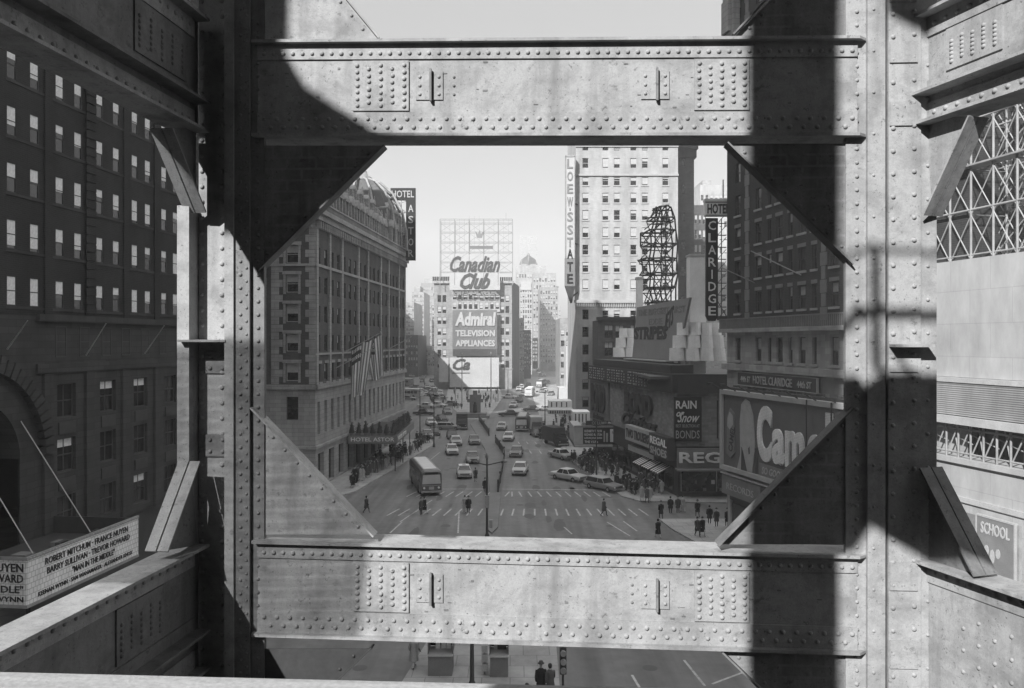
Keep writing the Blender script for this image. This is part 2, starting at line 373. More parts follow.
def rivcol(mb, F, u, z0, z1, d, sp, r=0.018, ph=0.0):
    n = max(1, int(abs(z1-z0)/sp))
    for i in range(n+1):
        mb.dome(F.P(u, z0+(z1-z0)*(i+ph)/max(1, n), d), F.n, r*random.uniform(0.92, 1.08))
def poly(mb, F, pts, d0, d1):
    mb.prism([F.P(u, z, d0) for u, z in pts], F.n*(d1-d0))

def front_girder(label, ztop, zbot, up, lit):
    T = -0.012; u0, u1 = FF.U(258), FF.U(857)
    g = thing('riveted_girder', label, 'girder', FF.P(0, zbot), 0, 'cross girders of the front bay')
    w = MB(); plate(w, FF, u0, u1, zbot, ztop, -0.012, 0, T)
    zs_t, zs_b = ztop-0.115, zbot+0.165
    w_o = w.build('web', M_steel, g)
    for nm, z0, z1 in (('top_flange', ztop, ztop+0.022), ('bottom_flange', zbot-0.022, zbot)):
        f = MB()
        plate(f, FF, u0-0.03, u1+0.0, z0, z1, -0.25, 0.06, T)
        P = lambda u, z, d: FF.P(u, z, d, T)
        f.prism([P(u1, z0, 0.06), P(u1+0.07, z0, -0.001), P(u1, z0, -0.003)], (0, 0, 0.02))   # pointed tip lapping the column
        if nm == 'top_flange':
            plate(f, FF, u0, u1, zs_t, ztop, 0, 0.013, T); rivrow(f, FF, u0+0.05, u1-0.04, ztop-0.072, 0.013, 0.073, tilt=T)
        else:
            plate(f, FF, u0, u1, zbot, zs_b, 0, 0.013, T)
            rivrow(f, FF, u0+0.05, u1-0.04, zbot+0.115, 0.013, 0.098, tilt=T); rivrow(f, FF, u0+0.1, u1-0.09, zbot+0.052, 0.013, 0.098, tilt=T)
        f.build(nm, M_steel, g)
    zz0, zz1 = zs_b+0.012, zs_t-0.012
    for a, b in ((353, 409), (694, 749)):
        s = MB(); ua, ub = FF.U(a), FF.U(b)
        plate(s, FF, ua, ub, zz0, zz1, 0, 0.014, T)
        for i in range(5):
            for j in range(6 if i % 2 else 7):
                s.dome(FF.P(ua+0.035+(ub-ua-0.07)*i/4+random.uniform(-.002, .002), zz0+0.035+(zz1-zz0-0.07)*(j+(0.5 if i % 2 else 0))/6+random.uniform(-.003, .003), 0.014, T), FF.n, random.uniform(0.0165, 0.0195))
        s.build('splice_plate', M_steel, g)
    for a, b in ((416, 443), (641, 669)):
        s = MB(); ua, ub = FF.U(a), FF.U(b); zm = (zz0+zz1)/2
        plate(s, FF, ua, ub, zm-0.105, zm+0.105, 0, 0.01, T)
        for uu in (ua+0.03, ub-0.03):
            for k in (-1, 0, 1): s.dome(FF.P(uu, zm+0.065*k, 0.01, T), FF.n, 0.014)
        br = s.build('bracket', M_steel, g)
        s = MB(); plate(s, FF, (ua+ub)/2+0.005, (ua+ub)/2+0.02, zm-0.12, zm+0.12, 0.01, 0.04, T)
        s.build('fin', M_steel2, br)
    s = MB()
    for k in range(3): s.dome(FF.P(FF.U(454 if up else 632), (zz0+zz1)/2+0.065*(k-1), 0, T), FF.n, 0.012)
    for k in range(26):    # weld scars and stuck mortar
        uu = random.uniform(u0+0.2, u1-0.2); z_ = random.uniform(zz0, zz1); a = random.uniform(0.01, 0.035)
        plate(s, FF, uu, uu+a, z_, z_+random.uniform(0.004, 0.016), 0, 0.004, T)
    tag(s.build('mortar_scraps', M_steel2, g), kind='stuff')
    return g
front_girder('riveted steel girder spanning above the view of the square, with diagonal shadow', 2.213, 1.535, True, 1)
front_girder('riveted steel girder spanning below the view, over the street crossing', -1.542, -2.216, False, 1)

def gusset(F, pts, hyp, label, mate, edge=0.0, riv=True, edged=0.11, grp='corner gussets of the front bay', d0=-0.03, d1=-0.018):
    g = thing('gusset_plate', label, 'gusset', F.P(pts[0][0], min(p[1] for p in pts)), 0, grp)
    m = MB(); poly(m, F, pts, d0, d1)
    a, b = Vector(hyp[0]), Vector(hyp[1]); dd = (b-a); L = dd.length; dd.normalize()
    cen = Vector((sum(p[0] for p in pts)/len(pts), sum(p[1] for p in pts)/len(pts)))
    nn = Vector((-dd.y, dd.x));
    if (cen-a).dot(nn) < 0: nn = -nn
    if riv:
        k = int(L/0.13)
        for i in range(1, k):
            q = a+dd*(L*i/k)+nn*0.045; m.dome(F.P(q.x, q.y, d1), F.n, 0.014)
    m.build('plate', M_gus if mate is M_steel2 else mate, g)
    e = MB(); t = 0.012
    q0, q1 = a-nn*t, b-nn*t
    e.prism([F.P(a.x, a.y, d0-0.06), F.P(b.x, b.y, d0-0.06), F.P(b.x, b.y, edged), F.P(a.x, a.y, edged)], Vector(F.u*(-nn.x*t))+Vector((0, 0, -nn.y*t)))
    e.build('edge_angle', mate, g)
    return g
def FP(px, py): u = FF.U(px); return (u, FF.Z(py, u))
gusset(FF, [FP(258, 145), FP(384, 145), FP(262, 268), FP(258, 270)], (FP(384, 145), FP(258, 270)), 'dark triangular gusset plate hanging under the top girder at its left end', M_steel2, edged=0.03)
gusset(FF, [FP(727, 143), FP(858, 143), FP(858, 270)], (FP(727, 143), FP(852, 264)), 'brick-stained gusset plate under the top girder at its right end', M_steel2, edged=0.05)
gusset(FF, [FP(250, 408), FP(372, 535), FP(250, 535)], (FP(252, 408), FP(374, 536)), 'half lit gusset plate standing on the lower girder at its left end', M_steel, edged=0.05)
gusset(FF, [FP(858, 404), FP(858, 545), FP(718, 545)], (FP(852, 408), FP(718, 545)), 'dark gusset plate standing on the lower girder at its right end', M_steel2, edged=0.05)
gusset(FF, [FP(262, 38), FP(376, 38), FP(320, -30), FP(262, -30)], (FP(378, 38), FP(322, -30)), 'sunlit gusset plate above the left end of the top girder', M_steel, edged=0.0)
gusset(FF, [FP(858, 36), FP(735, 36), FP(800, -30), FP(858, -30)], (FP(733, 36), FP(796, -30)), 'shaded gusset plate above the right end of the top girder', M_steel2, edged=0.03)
gusset(FF, [FP(256, 650), FP(370, 650), FP(290, 725), FP(256, 725)], (FP(371, 648), FP(288, 727)), 'dark gusset plate below the left end of the lower girder, shade in its colour', M_dk, edged=0.0)  # dark metal colour stands in for shade on this plate
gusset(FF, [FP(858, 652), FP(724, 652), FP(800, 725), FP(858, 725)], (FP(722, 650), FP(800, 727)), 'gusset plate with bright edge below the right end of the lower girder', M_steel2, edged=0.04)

ZL, ZH = -CZ+0.02, 9.4
def column_right():
    c = thing('steel_column', 'built-up riveted column at the right of the front bay, mostly sunlit', 'column', (FF.P(FF.U(870), -CZ)), 0)
    m = MB(); a, b, e = FF.U(846), FF.U(884), FF.U(866)
    plate(m, FF, a, b, ZL, ZH, -0.05, -0.005)
    rivcol(m, FF, FF.U(857), -3.6, 4.2, -0.005, 0.10, 0.016)
    m.build('flange', M_steel, c)
    m = MB(); plate(m, FF, e, b-0.002, ZL, ZH, -0.003, 0.03); rivcol(m, FF, FF.U(872), -3.6, 4.2, 0.03, 0.3, 0.012)
    m.build('cover_strip', M_steel, c)
    m = MB(); plate(m, FF, FF.U(884), FF.U(890), ZL, ZH, -0.35, -0.3); plate(m, FF, FF.U(883), FF.U(884.5), ZL, ZH, -0.3, -0.051)
    m.build('slot', M_steel2, c)
    m = MB(); a, b = FF.U(888.5), FF.U(921)
    plate(m, FF, a, b, ZL, ZH, -0.3, 0.0)
    rivcol(m, FF, FF.U(893), -3.6, 4.2, 0.0, 0.165, 0.018); rivcol(m, FF, FF.U(914), -3.6, 4.2, 0.0, 0.165, 0.018, ph=0.1)
    m.build('outer_flange', M_steel, c)
    for y0, y1 in ((42, 63), (102, 126), (-20, 2), (364, 372), (562, 590), (640, 668)):
        m = MB(); ua = FF.U(889.5); plate(m, FF, ua, FF.U(917), FF.Z(y1, ua), FF.Z(y0, ua), 0.001, 0.012); m.build('batten_plate', M_steel, c)
    m = MB(); ua, ub = FF.U(889), FF.U(928); zz = FF.Z(347, ua); plate(m, FF, ua, ub, zz, zz+0.02, 0.002, 0.11)
    m.build('ledge', M_steel, c)
    m = MB(); plate(m, FF, FF.U(921), FF.U(938), ZL, ZH, -0.16, -0.02); rivcol(m, FF, FF.U(929), -3.6, 4.2, -0.02, 0.24, 0.014)
    m.build('corner_angle', M_steel, c)
column_right()
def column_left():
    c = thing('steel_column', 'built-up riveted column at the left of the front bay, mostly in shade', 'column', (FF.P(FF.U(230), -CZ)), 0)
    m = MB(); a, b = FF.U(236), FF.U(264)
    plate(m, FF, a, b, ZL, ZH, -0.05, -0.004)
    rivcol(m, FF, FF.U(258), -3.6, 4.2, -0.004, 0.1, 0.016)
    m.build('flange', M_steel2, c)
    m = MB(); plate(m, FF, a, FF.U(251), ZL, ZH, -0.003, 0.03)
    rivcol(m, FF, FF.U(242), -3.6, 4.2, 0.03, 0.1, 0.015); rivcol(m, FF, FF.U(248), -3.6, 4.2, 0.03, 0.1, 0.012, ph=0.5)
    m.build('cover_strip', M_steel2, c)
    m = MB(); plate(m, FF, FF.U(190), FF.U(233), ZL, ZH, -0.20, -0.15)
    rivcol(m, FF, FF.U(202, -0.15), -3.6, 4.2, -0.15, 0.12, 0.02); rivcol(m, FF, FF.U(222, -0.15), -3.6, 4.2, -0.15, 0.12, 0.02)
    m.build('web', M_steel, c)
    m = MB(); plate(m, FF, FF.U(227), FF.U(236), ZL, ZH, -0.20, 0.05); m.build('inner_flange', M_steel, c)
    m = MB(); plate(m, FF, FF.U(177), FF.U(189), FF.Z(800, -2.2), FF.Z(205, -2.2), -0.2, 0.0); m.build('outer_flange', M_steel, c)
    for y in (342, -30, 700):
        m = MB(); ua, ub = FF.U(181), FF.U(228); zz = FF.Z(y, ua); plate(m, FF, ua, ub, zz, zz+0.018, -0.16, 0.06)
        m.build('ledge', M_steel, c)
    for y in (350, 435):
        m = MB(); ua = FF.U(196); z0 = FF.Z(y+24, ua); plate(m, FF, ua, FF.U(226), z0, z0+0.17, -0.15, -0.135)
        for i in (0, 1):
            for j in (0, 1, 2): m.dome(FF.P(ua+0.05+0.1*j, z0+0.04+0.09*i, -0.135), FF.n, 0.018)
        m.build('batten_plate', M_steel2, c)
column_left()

def side_girder(F, label, ztop, zbot, u1, mate, riv_u, lower):
    g = thing('riveted_girder', label, 'girder', F.P(0.3, zbot), 0, 'side girders of the bay')
    m = MB(); plate(m, F, -0.05, u1, zbot, ztop, -0.012, 0)
    m.build('web', mate, g)
    for nm, z in (('top_flange', ztop), ('bottom_flange', zbot)):
        f = MB(); plate(f, F, -0.02, u1, z-0.011, z+0.011, -0.15, 0.11)
        s = -1 if nm == 'top_flange' else 1
        plate(f, F, 0.02, u1, z+s*0.011, z+s*0.15, 0.0, 0.013)
        rivrow(f, F, 0.1, u1, z+s*0.07, 0.013, 0.1); f.build(nm, M_steel, g)
    # second shelf angle a hand's breadth inside the flange
    zi = (zbot+0.21) if not lower else (zbot+0.3)
    f = MB(); plate(f, F, 0.0, u1, zi-0.01, zi+0.01, 0.0, 0.13); plate(f, F, 0.0, u1, zi+0.01, zi+0.1, 0.0, 0.012); f.build('shelf_angle', mate, g)
    s = MB(); a, b = riv_u; plate(s, F, a, b, zi+0.12, ztop-0.16, 0.0, 0.012)
    for i in range(5):
        for j in range(6): s.dome(F.P(a+0.05+(b-a-0.1)*i/4, zi+0.17+(ztop-zi-0.4)*(j+(0.5 if i % 2 else 0))/6, 0.012), F.n, 0.016)
    s.build('splice_plate', mate, g)
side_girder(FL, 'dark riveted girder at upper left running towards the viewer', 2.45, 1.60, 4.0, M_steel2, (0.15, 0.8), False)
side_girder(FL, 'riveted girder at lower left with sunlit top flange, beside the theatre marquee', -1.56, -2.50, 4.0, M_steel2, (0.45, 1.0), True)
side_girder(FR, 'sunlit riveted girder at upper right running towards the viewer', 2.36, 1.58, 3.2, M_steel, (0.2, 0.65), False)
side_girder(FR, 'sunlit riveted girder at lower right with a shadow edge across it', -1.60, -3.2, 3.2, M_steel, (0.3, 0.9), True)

def side_brace(F, pts_hyp, corner, label, mate, w=0.085):
    """gusset in the side plane, closed by two flange angles that face the room"""
    a, b = Vector(pts_hyp[0]), Vector(pts_hyp[1])
    g = thing('side_gusset', label, 'gusset', F.P(corner[0], min(a.y, b.y, corner[1])), 0, 'gussets of the side bays')
    m = MB(); poly(m, F, [pts_hyp[0], pts_hyp[1], corner], -0.01, 0.0); m.build('plate', mate, g)
    dd = (b-a).normalized(); nn = Vector((-dd.y, dd.x))
    for s0, s1 in ((-w, -0.006), (0.006, w)):
        e = MB(); t = 0.014
        e.prism([F.P(a.x, a.y, s0), F.P(b.x, b.y, s0), F.P(b.x, b.y, s1), F.P(a.x, a.y, s1)], F.u*(nn.x*t)+Vector((0, 0, nn.y*t)))
        L = (b-a).length
        e.build('edge_angle', M_steel2 if w > 0.09 else M_steel, g)
def SP(F, px, py): u = F.U(px); return (u, F.Z(py, u))
side_brace(FL, (SP(FL, 162, 128), SP(FL, 196, 212)), (SP(FL, 196, 128)), 'sunlit gusset edge under the upper left side girder, against the dark windows', M_steel2)
side_brace(FL, (SP(FL, 190, 462), SP(FL, 157, 552)), (SP(FL, 198, 545)), 'gusset edge standing on the lower left side girder, next to the marquee', M_steel2)
side_brace(FR, (SP(FR, 933, 216), SP(FR, 979, 117)), (SP(FR, 925, 117)), 'sunlit gusset edge under the upper right side girder, before the billboard lattice', M_steel)
side_brace(FR, (SP(FR, 930, 468), SP(FR, 985, 576)), (SP(FR, 926, 570)), 'dark gusset standing on the lower right side girder, left of the school sign', M_steel2, w=0.1)

# --- unseen pieces behind the viewer, added and shaped to shade the frame
def occ(px, py, Yo=-1.0):
    p = FF.P(FF.U(px), FF.Z(py, FF.U(px))); t = (p.y-Yo)/(-sdir.y); return p+sdir*t
def caster(name, pts, label, cat='column', Yo=-1.0, th=0.06, m=None):  # flat unseen plates, outlines traced back from the wanted shadows
    b = MB(); b.prism([occ(x, y, Yo) for x, y in pts], (0, -th, 0)); o = b.build(name, m or M_steel2); tag(o, label, cat); return o
caster('column_caster', [(748, -150), (835, -150), (835, 900), (748, 900)], 'unseen column plate behind the viewer, shaped to cast its shadow band')
caster('gusset_caster', [(60, -120), (283, -120), (283, 50), (304, 85), (385, 138), (470, 145), (470, 200), (296, 203), (268, 210), (256, 196), (243, 196), (236, 235), (212, 235), (208, 118), (60, 118)], 'unseen girder and gusset plate, cut to cast the diagonal shadow on the left', 'girder')
caster('girder_caster', [(836, 375), (858, 375), (864, 387), (886, 372), (1250, 368), (1250, 700), (938, 563), (889, 536), (867, 522), (850, 546), (836, 549)], 'unseen girder plate, cut to cast the shadow on the right column', 'girder')
caster('bracket_caster', [(886, -120), (886, 10), (924, 30), (950, 0), (950, -120)], 'unseen plate added to shade the top of the right column', 'bracket', -1.1)
for k, (a, b_) in enumerate((((842, 262), (862, 249)), ((862, 251), (1000, 251)), ((842, 330), (862, 306)), ((862, 315), (1000, 312)), ((876, 250), (877, 372)), ((895, 352), (910, 372)))):
    p, q = occ(*a, -1.4), occ(*b_, -1.4); t = MB(); t.tube(p, q, (0.018, 0.02, 0.035, 0.038, 0.035, 0.02)[k], n=8)
    tag(t.build('shadow_rod', M_steel2), 'unseen rod added behind the viewer to cast a thin shadow bar', 'shadow caster', 'shadow rods behind the viewer')  # rods added only to throw the thin shadow bars
sl_ = MB()
pa, pb, pc, pd = occ(60, 345), occ(395, 345), occ(360, 640), occ(60, 640)
for i in range(26):
    t = (i+0.0)/26; t2 = t+0.4/26
    z0 = pd.z+(pa.z-pd.z)*t; z1 = pd.z+(pa.z-pd.z)*t2
    sl_.box(pd.x, pc.x+(pb.x-pc.x)*t, pa.y-0.03, pa.y, z0, z1)
tag(sl_.build('shade_slats', M_plank), 'unseen timber slats added behind the viewer to half shade the lower left', 'screen')  # slats put in to half shade the lower left steel
b = MB(); b.box(-9, 6, -3.5, -3.2, 0.0, CZ+3.1); b.box(-0.9, 6, -3.5, -3.2, CZ+3.1, CZ+10); b.box(-11, -8.3, -3.5, -3.2, CZ+3.1, CZ+10); b.box(5.7, 6, -3.2, 2.0, 0, CZ+9.4); b.box(-9.0, -8.7, -3.2, 1.0, 0, CZ+9.4)
tag(b.build('shading_wall', M_dbrick), 'unseen brick wall added behind the viewer, open where the sun enters', 'wall')  # added to cut sky light, left open where the sun comes through
b = MB(); b.box(-7, 7, -2.4, 6.3, CZ+9.42, CZ+9.7); tag(b.build('shading_slab', M_dstone), 'unseen slab added overhead to block sky light', 'slab')  # added to keep overhead sky off the frame
b = MB(); b.box(-6, 5.6, -3.2, 2.4, CZ-2.1, CZ-1.9); tag(b.build('scaffold_deck', M_rust), 'plank deck the viewer stands on', 'deck')
b = MB(); b.box(-9, 60, -60, -32, 0, 54); tag(b.build('sky_block', M_darkw), 'unseen dark mass added behind the viewer to block low sky', 'building')  # added mass that keeps low sky light off the frame
# pale timber rail across the foot of the picture
P0, P1 = wp(-40, 671, 2.75)-Vector((0, 0.28, 0)), wp(705, 689, 2.75)-Vector((0, 0.28, 0))
b = MB(); dv = (P1-P0)
b.hexa([P0+Vector((0,0,-0.2)), P1+Vector((0,0,-0.2)), P1+Vector((0,0.28,-0.2)), P0+Vector((0,0.28,-0.2)), P0, P1, P1+Vector((0,0.28,0)), P0+Vector((0,0.28,0))])
tag(b.build('timber_rail', M_plank), 'pale sunlit timber rail across the bottom left edge', 'rail')
# ================================================================ buildings
_wp = {}
def window_proto(w, h, kind, fr, near, pale=False):
    """sash window in local x-z, facing -y, origin at its sill middle; near ones carry pane and blind as sub-parts"""
    key = (round(w, 2), round(h, 2), kind, fr.name, near, pale)
    if key in _wp: return _wp[key]
    t = min(0.09, w*0.07); x = w/2
    f = MB(); f.box(-x, -x+t, -0.05, 0.06, 0, h); f.box(x-t, x, -0.05, 0.06, 0, h); f.box(-x+t, x-t, -0.05, 0.06, 0, t); f.box(-x+t, x-t, -0.05, 0.06, h-t, h)
    mid = h*0.5; f.box(-x+t, x-t, -0.03, 0.06, mid-t*0.45, mid+t*0.45)
    if w > 1.5: f.box(-t*0.5, t*0.5, -0.03, 0.06, t, h-t)
    if near:
        o = f.build('window', fr, local=True)
        p = MB(); p.box(-x+t, x-t, 0.0, 0.012, t, mid-t*0.45); p.box(-x+t, x-t, -0.012, 0.0, mid+t*0.45, h-t)
        po = p.build('pane', M_glass, o, local=True)
        if kind > 0:
            q = MB(); q.box(-x+t+0.01, x-t-0.01, 0.03, 0.045, h-t-(h-2*t)*kind, h-t)
            # blind sits just before the glass; the pale one carries sky reflection
            qo = q.build('blind', M_pblind if pale else M_blind, o, local=True); qo.location.y = -0.045
    else:
        f.add([(-x+t, 0.02, t), (x-t, 0.02, t), (x-t, 0.02, h-t), (-x+t, 0.02, h-t)], [(0,1,2,3)], 1)
        if kind > 0:
            zb = h-t-(h-2*t)*kind
            f.add([(-x+t, 0.0, zb), (x-t, 0.0, zb), (x-t, 0.0, h-t), (-x+t, 0.0, h-t)], [(0,1,2,3)], 2)
        o = f.build('window', [fr, M_glass, M_blind], local=True, recalc=False)
    _wp[key] = [o, True]
    return _wp[key]
def put_window(parent, x, y, z, rot, w, h, kind, fr, near):
    pr = window_proto(w, h, kind, fr, near, parent.name.startswith('office_building'))
    if pr[1]: o = pr[0]; pr[1] = False; o.parent = parent
    else: o = copy_tree(pr[0], parent)
    o.location = (x, y, z); o.rotation_euler = (0, 0, rot); return o
def grid(a, b, n, w): return [(a+(b-a)*(i+0.5)/n-w/2, a+(b-a)*(i+0.5)/n+w/2) for i in range(n)]
def facade(parent, O, rot, W, z0, z1, xs, zs, m, depth=0.25, kinds=(0, 0.35, 0.5, 0.8), fr=None, near=True, name='wall', limit=None, skip=None, thick=0.5):
    """wall with real openings. O, rot in the parent's frame; xs, zs: lists of opening intervals"""
    fr = fr or M_frame
    M = Matrix.Translation(O) @ Matrix.Rotation(rot, 4, 'Z')
    bx = sorted(set([0.0, W]+[v for a in xs for v in a])); bz = sorted(set([z0, z1]+[v for a in zs for v in a]))
    mb = MB(M); n = 0
    X = lambda a, b: any(abs(a-i) < 1e-6 and abs(b-j) < 1e-6 for i, j in xs); Z = lambda a, b: any(abs(a-i) < 1e-6 and abs(b-j) < 1e-6 for i, j in zs)
    for i in range(len(bz)-1):
        for j in range(len(bx)-1):
            a, b, c, d = bx[j], bx[j+1], bz[i], bz[i+1]
            if X(a, b) and Z(c, d) and not (skip and skip(a, c)):
                D = depth
                mb.add([(a,0,c),(b,0,c),(b,0,d),(a,0,d),(a,D,c),(b,D,c),(b,D,d),(a,D,d)], [(0,1,5,4),(1,2,6,5),(2,3,7,6),(3,0,4,7)])
                if limit is None or n < limit:
                    q = M @ Vector(((a+b)/2, D-0.07, c)); put_window(parent, q.x, q.y, q.z, rot, b-a, d-c, random.choice(kinds), fr, near); n += 1
                else: mb.add([(a,D-.05,c),(b,D-.05,c),(b,D-.05,d),(a,D-.05,d)], [(0,1,2,3)])
            else: mb.add([(a,0,c),(b,0,c),(b,0,d),(a,0,d)], [(0,1,2,3)])
    o = mb.build(name, m, parent, local=True, recalc=False)
    return o
def part(parent, name, m, fn, local=True, label=None):
    mb = MB(); fn(mb); o = mb.build(name, m, parent, local=local); 
    if label: o['label'] = label
    return o
def pbox(parent, name, m, *bx):
    mb = MB()
    for b in bx: mb.box(*b)
    return mb.build(name, m, parent, local=True)
def shell(parent, W, D, H, m, z0=0.0, rf=None, y0=0.0, x0=0.0):
    """back, side walls and roof behind a facade (front left open)"""
    mb = MB(); mb.add([(x0,y0,z0),(x0,D,z0),(W,D,z0),(W,y0,z0),(x0,y0,H),(x0,D,H),(W,D,H),(W,y0,H)], [(0,4,5,1),(1,5,6,2),(2,6,7,3)])
    mb.build('rear_walls', m, parent, local=True, recalc=False)
    mb = MB(); mb.box(x0+0.01, W-0.01, y0+0.3, D-0.01, H-0.3, H-0.02); mb.build('roof', rf or M_roof, parent, local=True)

# ---- left: dark office building with the theatre arch
aL = math.atan(0.11)
def lf(Y, h=0.0): return Vector((-36.4+0.11*Y, Y, h))
PB = thing('office_building', 'tall dark brick office building with pale sash windows and a theatre arch', 'building', lf(-58), math.pi/2-aL)
cs = math.cos(aL)
def lx(Y): return (Y+58)/cs
wy = [42.9, 45.2, 47.3, 49.5, 51.5, 53.9, 55.8, 58.2, 60.2, 62.6, 64.4, 66.8, 68.6, 71, 73, 75.4, 77.2, 79.6]
xs = [(lx(y)-0.43, lx(y)+0.43) for y in wy]
zs = [(20.2+3.5*k, 22.05+3.5*k) for k in range(9)]
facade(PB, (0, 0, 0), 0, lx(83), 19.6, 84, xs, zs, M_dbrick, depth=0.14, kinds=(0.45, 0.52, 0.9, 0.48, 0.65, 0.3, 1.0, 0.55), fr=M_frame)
xs2 = [(lx(y)-0.95, lx(y)+0.95) for y in (54.6, 59.2, 63.4, 67.8, 72.2, 76.6)]
facade(PB, (lx(51.6), 0, 0), 0, lx(83)-lx(51.6), 4.6, 19.6, [(a-lx(51.6), b-lx(51.6)) for a, b in xs2], [(5.2, 7.5), (9.1, 11.4), (12.8, 15.1)], M_dstone, depth=0.35, kinds=(0, 0.0, 0.25, 0.0))
sx = [lx(y) for y in (54, 56.5, 59, 61.4, 64, 66.6, 69.2, 71.8)]
pbox(PB, 'frieze', M_dstone, (lx(51.6), lx(83), -0.18, -0.003, 15.9, 16.5), (lx(51.6), lx(83), -0.3, -0.003, 19.3, 19.75))
for x in sx: put_window(PB, x, 0.02, 16.9, 0, 1.1, 2.1, 0, M_frame, True)
for y in (52.6, 56.9, 61.2, 65.6, 70.0, 74.4, 78.8): pbox(PB, 'pilaster', M_dstone, (lx(y)-0.45, lx(y)+0.45, -0.22, -0.004, 4.6, 15.85))
for y in (54.6, 59.2, 63.4, 67.8, 72.2):
    for z in (7.9, 11.7): pbox(PB, 'spandrel', M_dk, (lx(y)-0.85, lx(y)+0.85, -0.08, -0.002, z, z+0.8))
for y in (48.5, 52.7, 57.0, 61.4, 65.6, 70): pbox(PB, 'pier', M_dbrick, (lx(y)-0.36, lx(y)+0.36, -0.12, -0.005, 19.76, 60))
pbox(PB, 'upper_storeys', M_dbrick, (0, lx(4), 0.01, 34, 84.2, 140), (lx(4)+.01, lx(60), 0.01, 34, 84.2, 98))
pbox(PB, 'cornice', M_dstone, (0, lx(83), -0.3, 0.4, 84, 85.2))
for y in (49.0, 56.5, 63.8):
    mb = MB(); mb.tube((lx(y), -0.1, 17.0 if y > 50 else 17.5), (lx(y)-1.5, -2.6, 19.2), 0.05, 0.03); mb.build('flagpole', M_lt, PB, local=True)
mb = MB()
for q in range(40): z = 20+q*0.62; mb.box(lx(57.0)-0.55, lx(57.0)+0.55, -0.2, -0.121, z, z+0.5)
tag(mb.build('rusticated_pier', M_dbrick, PB, local=True), kind='stuff')
for k in range(9):
    pbox(PB, 'sill_course', M_dstone, (lx(42), lx(83), -0.05, -0.001, 20.0+3.5*k, 20.18+3.5*k))
# arch
ax, ar, aw, az = lx(46.2), 3.9, 5.2, 10.6
mb = MB(); N = 20
for i in range(N):
    g0, g1 = math.pi*i/N, math.pi*(i+1)/N
    c = lambda r, g_: (ax+r*math.cos(g_), r*math.sin(g_)+az)
    p = [c(ar, g0), c(ar, g1), c(aw, g1), c(aw, g0)]
    mb.prism([(q[0], 0.0, q[1]) for q in p], (0, -0.12, 0))
    q = p; mb.add([(p[0][0], 0, p[0][1]), (p[1][0], 0, p[1][1]), (p[1][0], 2.5, p[1][1]), (p[0][0], 2.5, p[0][1])], [(0,1,2,3)])
mb.box(ax-aw, ax-ar, -0.12, 0.0, 3, az); mb.box(ax+ar, ax+aw, -0.12, 0, 3, az)
mb.build('arch_ring', M_dstone, PB, local=True)
mb = MB()
for i in range(34):
    g_ = math.pi*(i+0.5)/34; a, b = 5.75, 6.7+0.12*(i % 2)
    e = Vector((math.cos(g_), 0, math.sin(g_))); t = Vector((-e.z, 0, e.x))*0.2
    c0 = Vector((ax, 0, az)); P = [c0+e*a-t, c0+e*b-t*1.2, c0+e*b+t*1.2, c0+e*a+t]
    mb.prism(P, (0, -0.5, 0))
tag(mb.build('voussoirs', M_dstone, PB, local=True), kind='stuff')
mb = MB(); n = 24; X0, X1, Zt = lx(28), lx(51.6), 19.6   # wall round the arch
pts = [(X0, 0, 3), (X0, 0, Zt), (X1, 0, Zt), (X1, 0, 3), (ax+aw-0.02, 0, 3)]+[(ax+(aw-0.02)*math.cos(math.pi*i/n), 0, az+(aw-0.02)*math.sin(math.pi*i/n)) for i in range(n+1)]+[(ax-aw+0.02, 0, 3)]
mb.prism(pts, (0, 0.3, 0)); mb.build('theatre_wall', M_dstone, PB, local=True)
pbox(PB, 'recess', M_blk, (ax-ar-0.1, ax+ar+0.1, 2.5, 2.7, 0, 15)); mb = MB()
for i in range(-3, 4): mb.box(ax+i*1.1-0.06, ax+i*1.1+0.06, 2.3, 2.45, 0, 14)
for z in (5, 7.5, 10, 12.5): mb.box(ax-ar, ax+ar, 2.25, 2.42, z, z+0.12)
mb.build('glazing_bars', M_dk, PB, local=True)
pbox(PB, 'shop_front', M_dk, (lx(20), lx(40.9), 0.2, 0.5, 0, 19.6), (lx(51.5), lx(83), 0.3, 0.6, 0, 4.6))
pbox(PB, 'lower_wall', M_dstone, (0, lx(28), 0, 0.3, 0, 19.6))
mb = MB(); L_ = lx(83); mb.add([(0,0,0),(0,34,0),(L_,34,0),(L_,0.3,0),(0,0,84),(0,34,84),(L_,34,84),(L_,0.0,84)], [(0,4,5,1),(1,5,6,2),(2,6,7,3),(4,7,6,5)]); mb.build('rear_walls', M_dbrick, PB, local=True, recalc=False)

# theatre marquee of the left building
MQ = thing('theatre_marquee', 'white letter board marquee listing a film cast, hung on the arch building', 'marquee', Vector((-25.6, 42.2, 4.0)), math.pi/2-aL)
Lm = 10.2
pbox(MQ, 'canopy', M_dk, (-0.0, Lm, 0.02, 6.2, 0.0, 0.15), (0, Lm, 0.1, 6.0, 1.1, 1.3))
pbox(MQ, 'border', M_galv, (-0.02, Lm+0.02, -0.08, 0.03, 2.42, 2.6), (-0.02, Lm+0.02, -0.08, 0.03, -0.1, 0.06), (-0.08, -0.02, -0.08, 6.2, 2.42, 2.6), (-0.08, -0.02, -0.08, 6.2, -0.1, 0.06))
M_board = brickmat('letter_board', 0.78, 0.4, 0.28, 0.29, v2=0.74, msize=0.018)
pbox(MQ, 'letter_board', M_board, (0.06, Lm, -0.04, 0.06, 0.07, 2.41)); pbox(MQ, 'end_board', M_board, (-0.04, 0.05, 0.0, 6.1, 0.07, 2.41))
pbox(MQ, 'far_end_board', M_dk, (Lm+0.001, Lm+0.1, 0.0, 6.1, 0.07, 2.41))
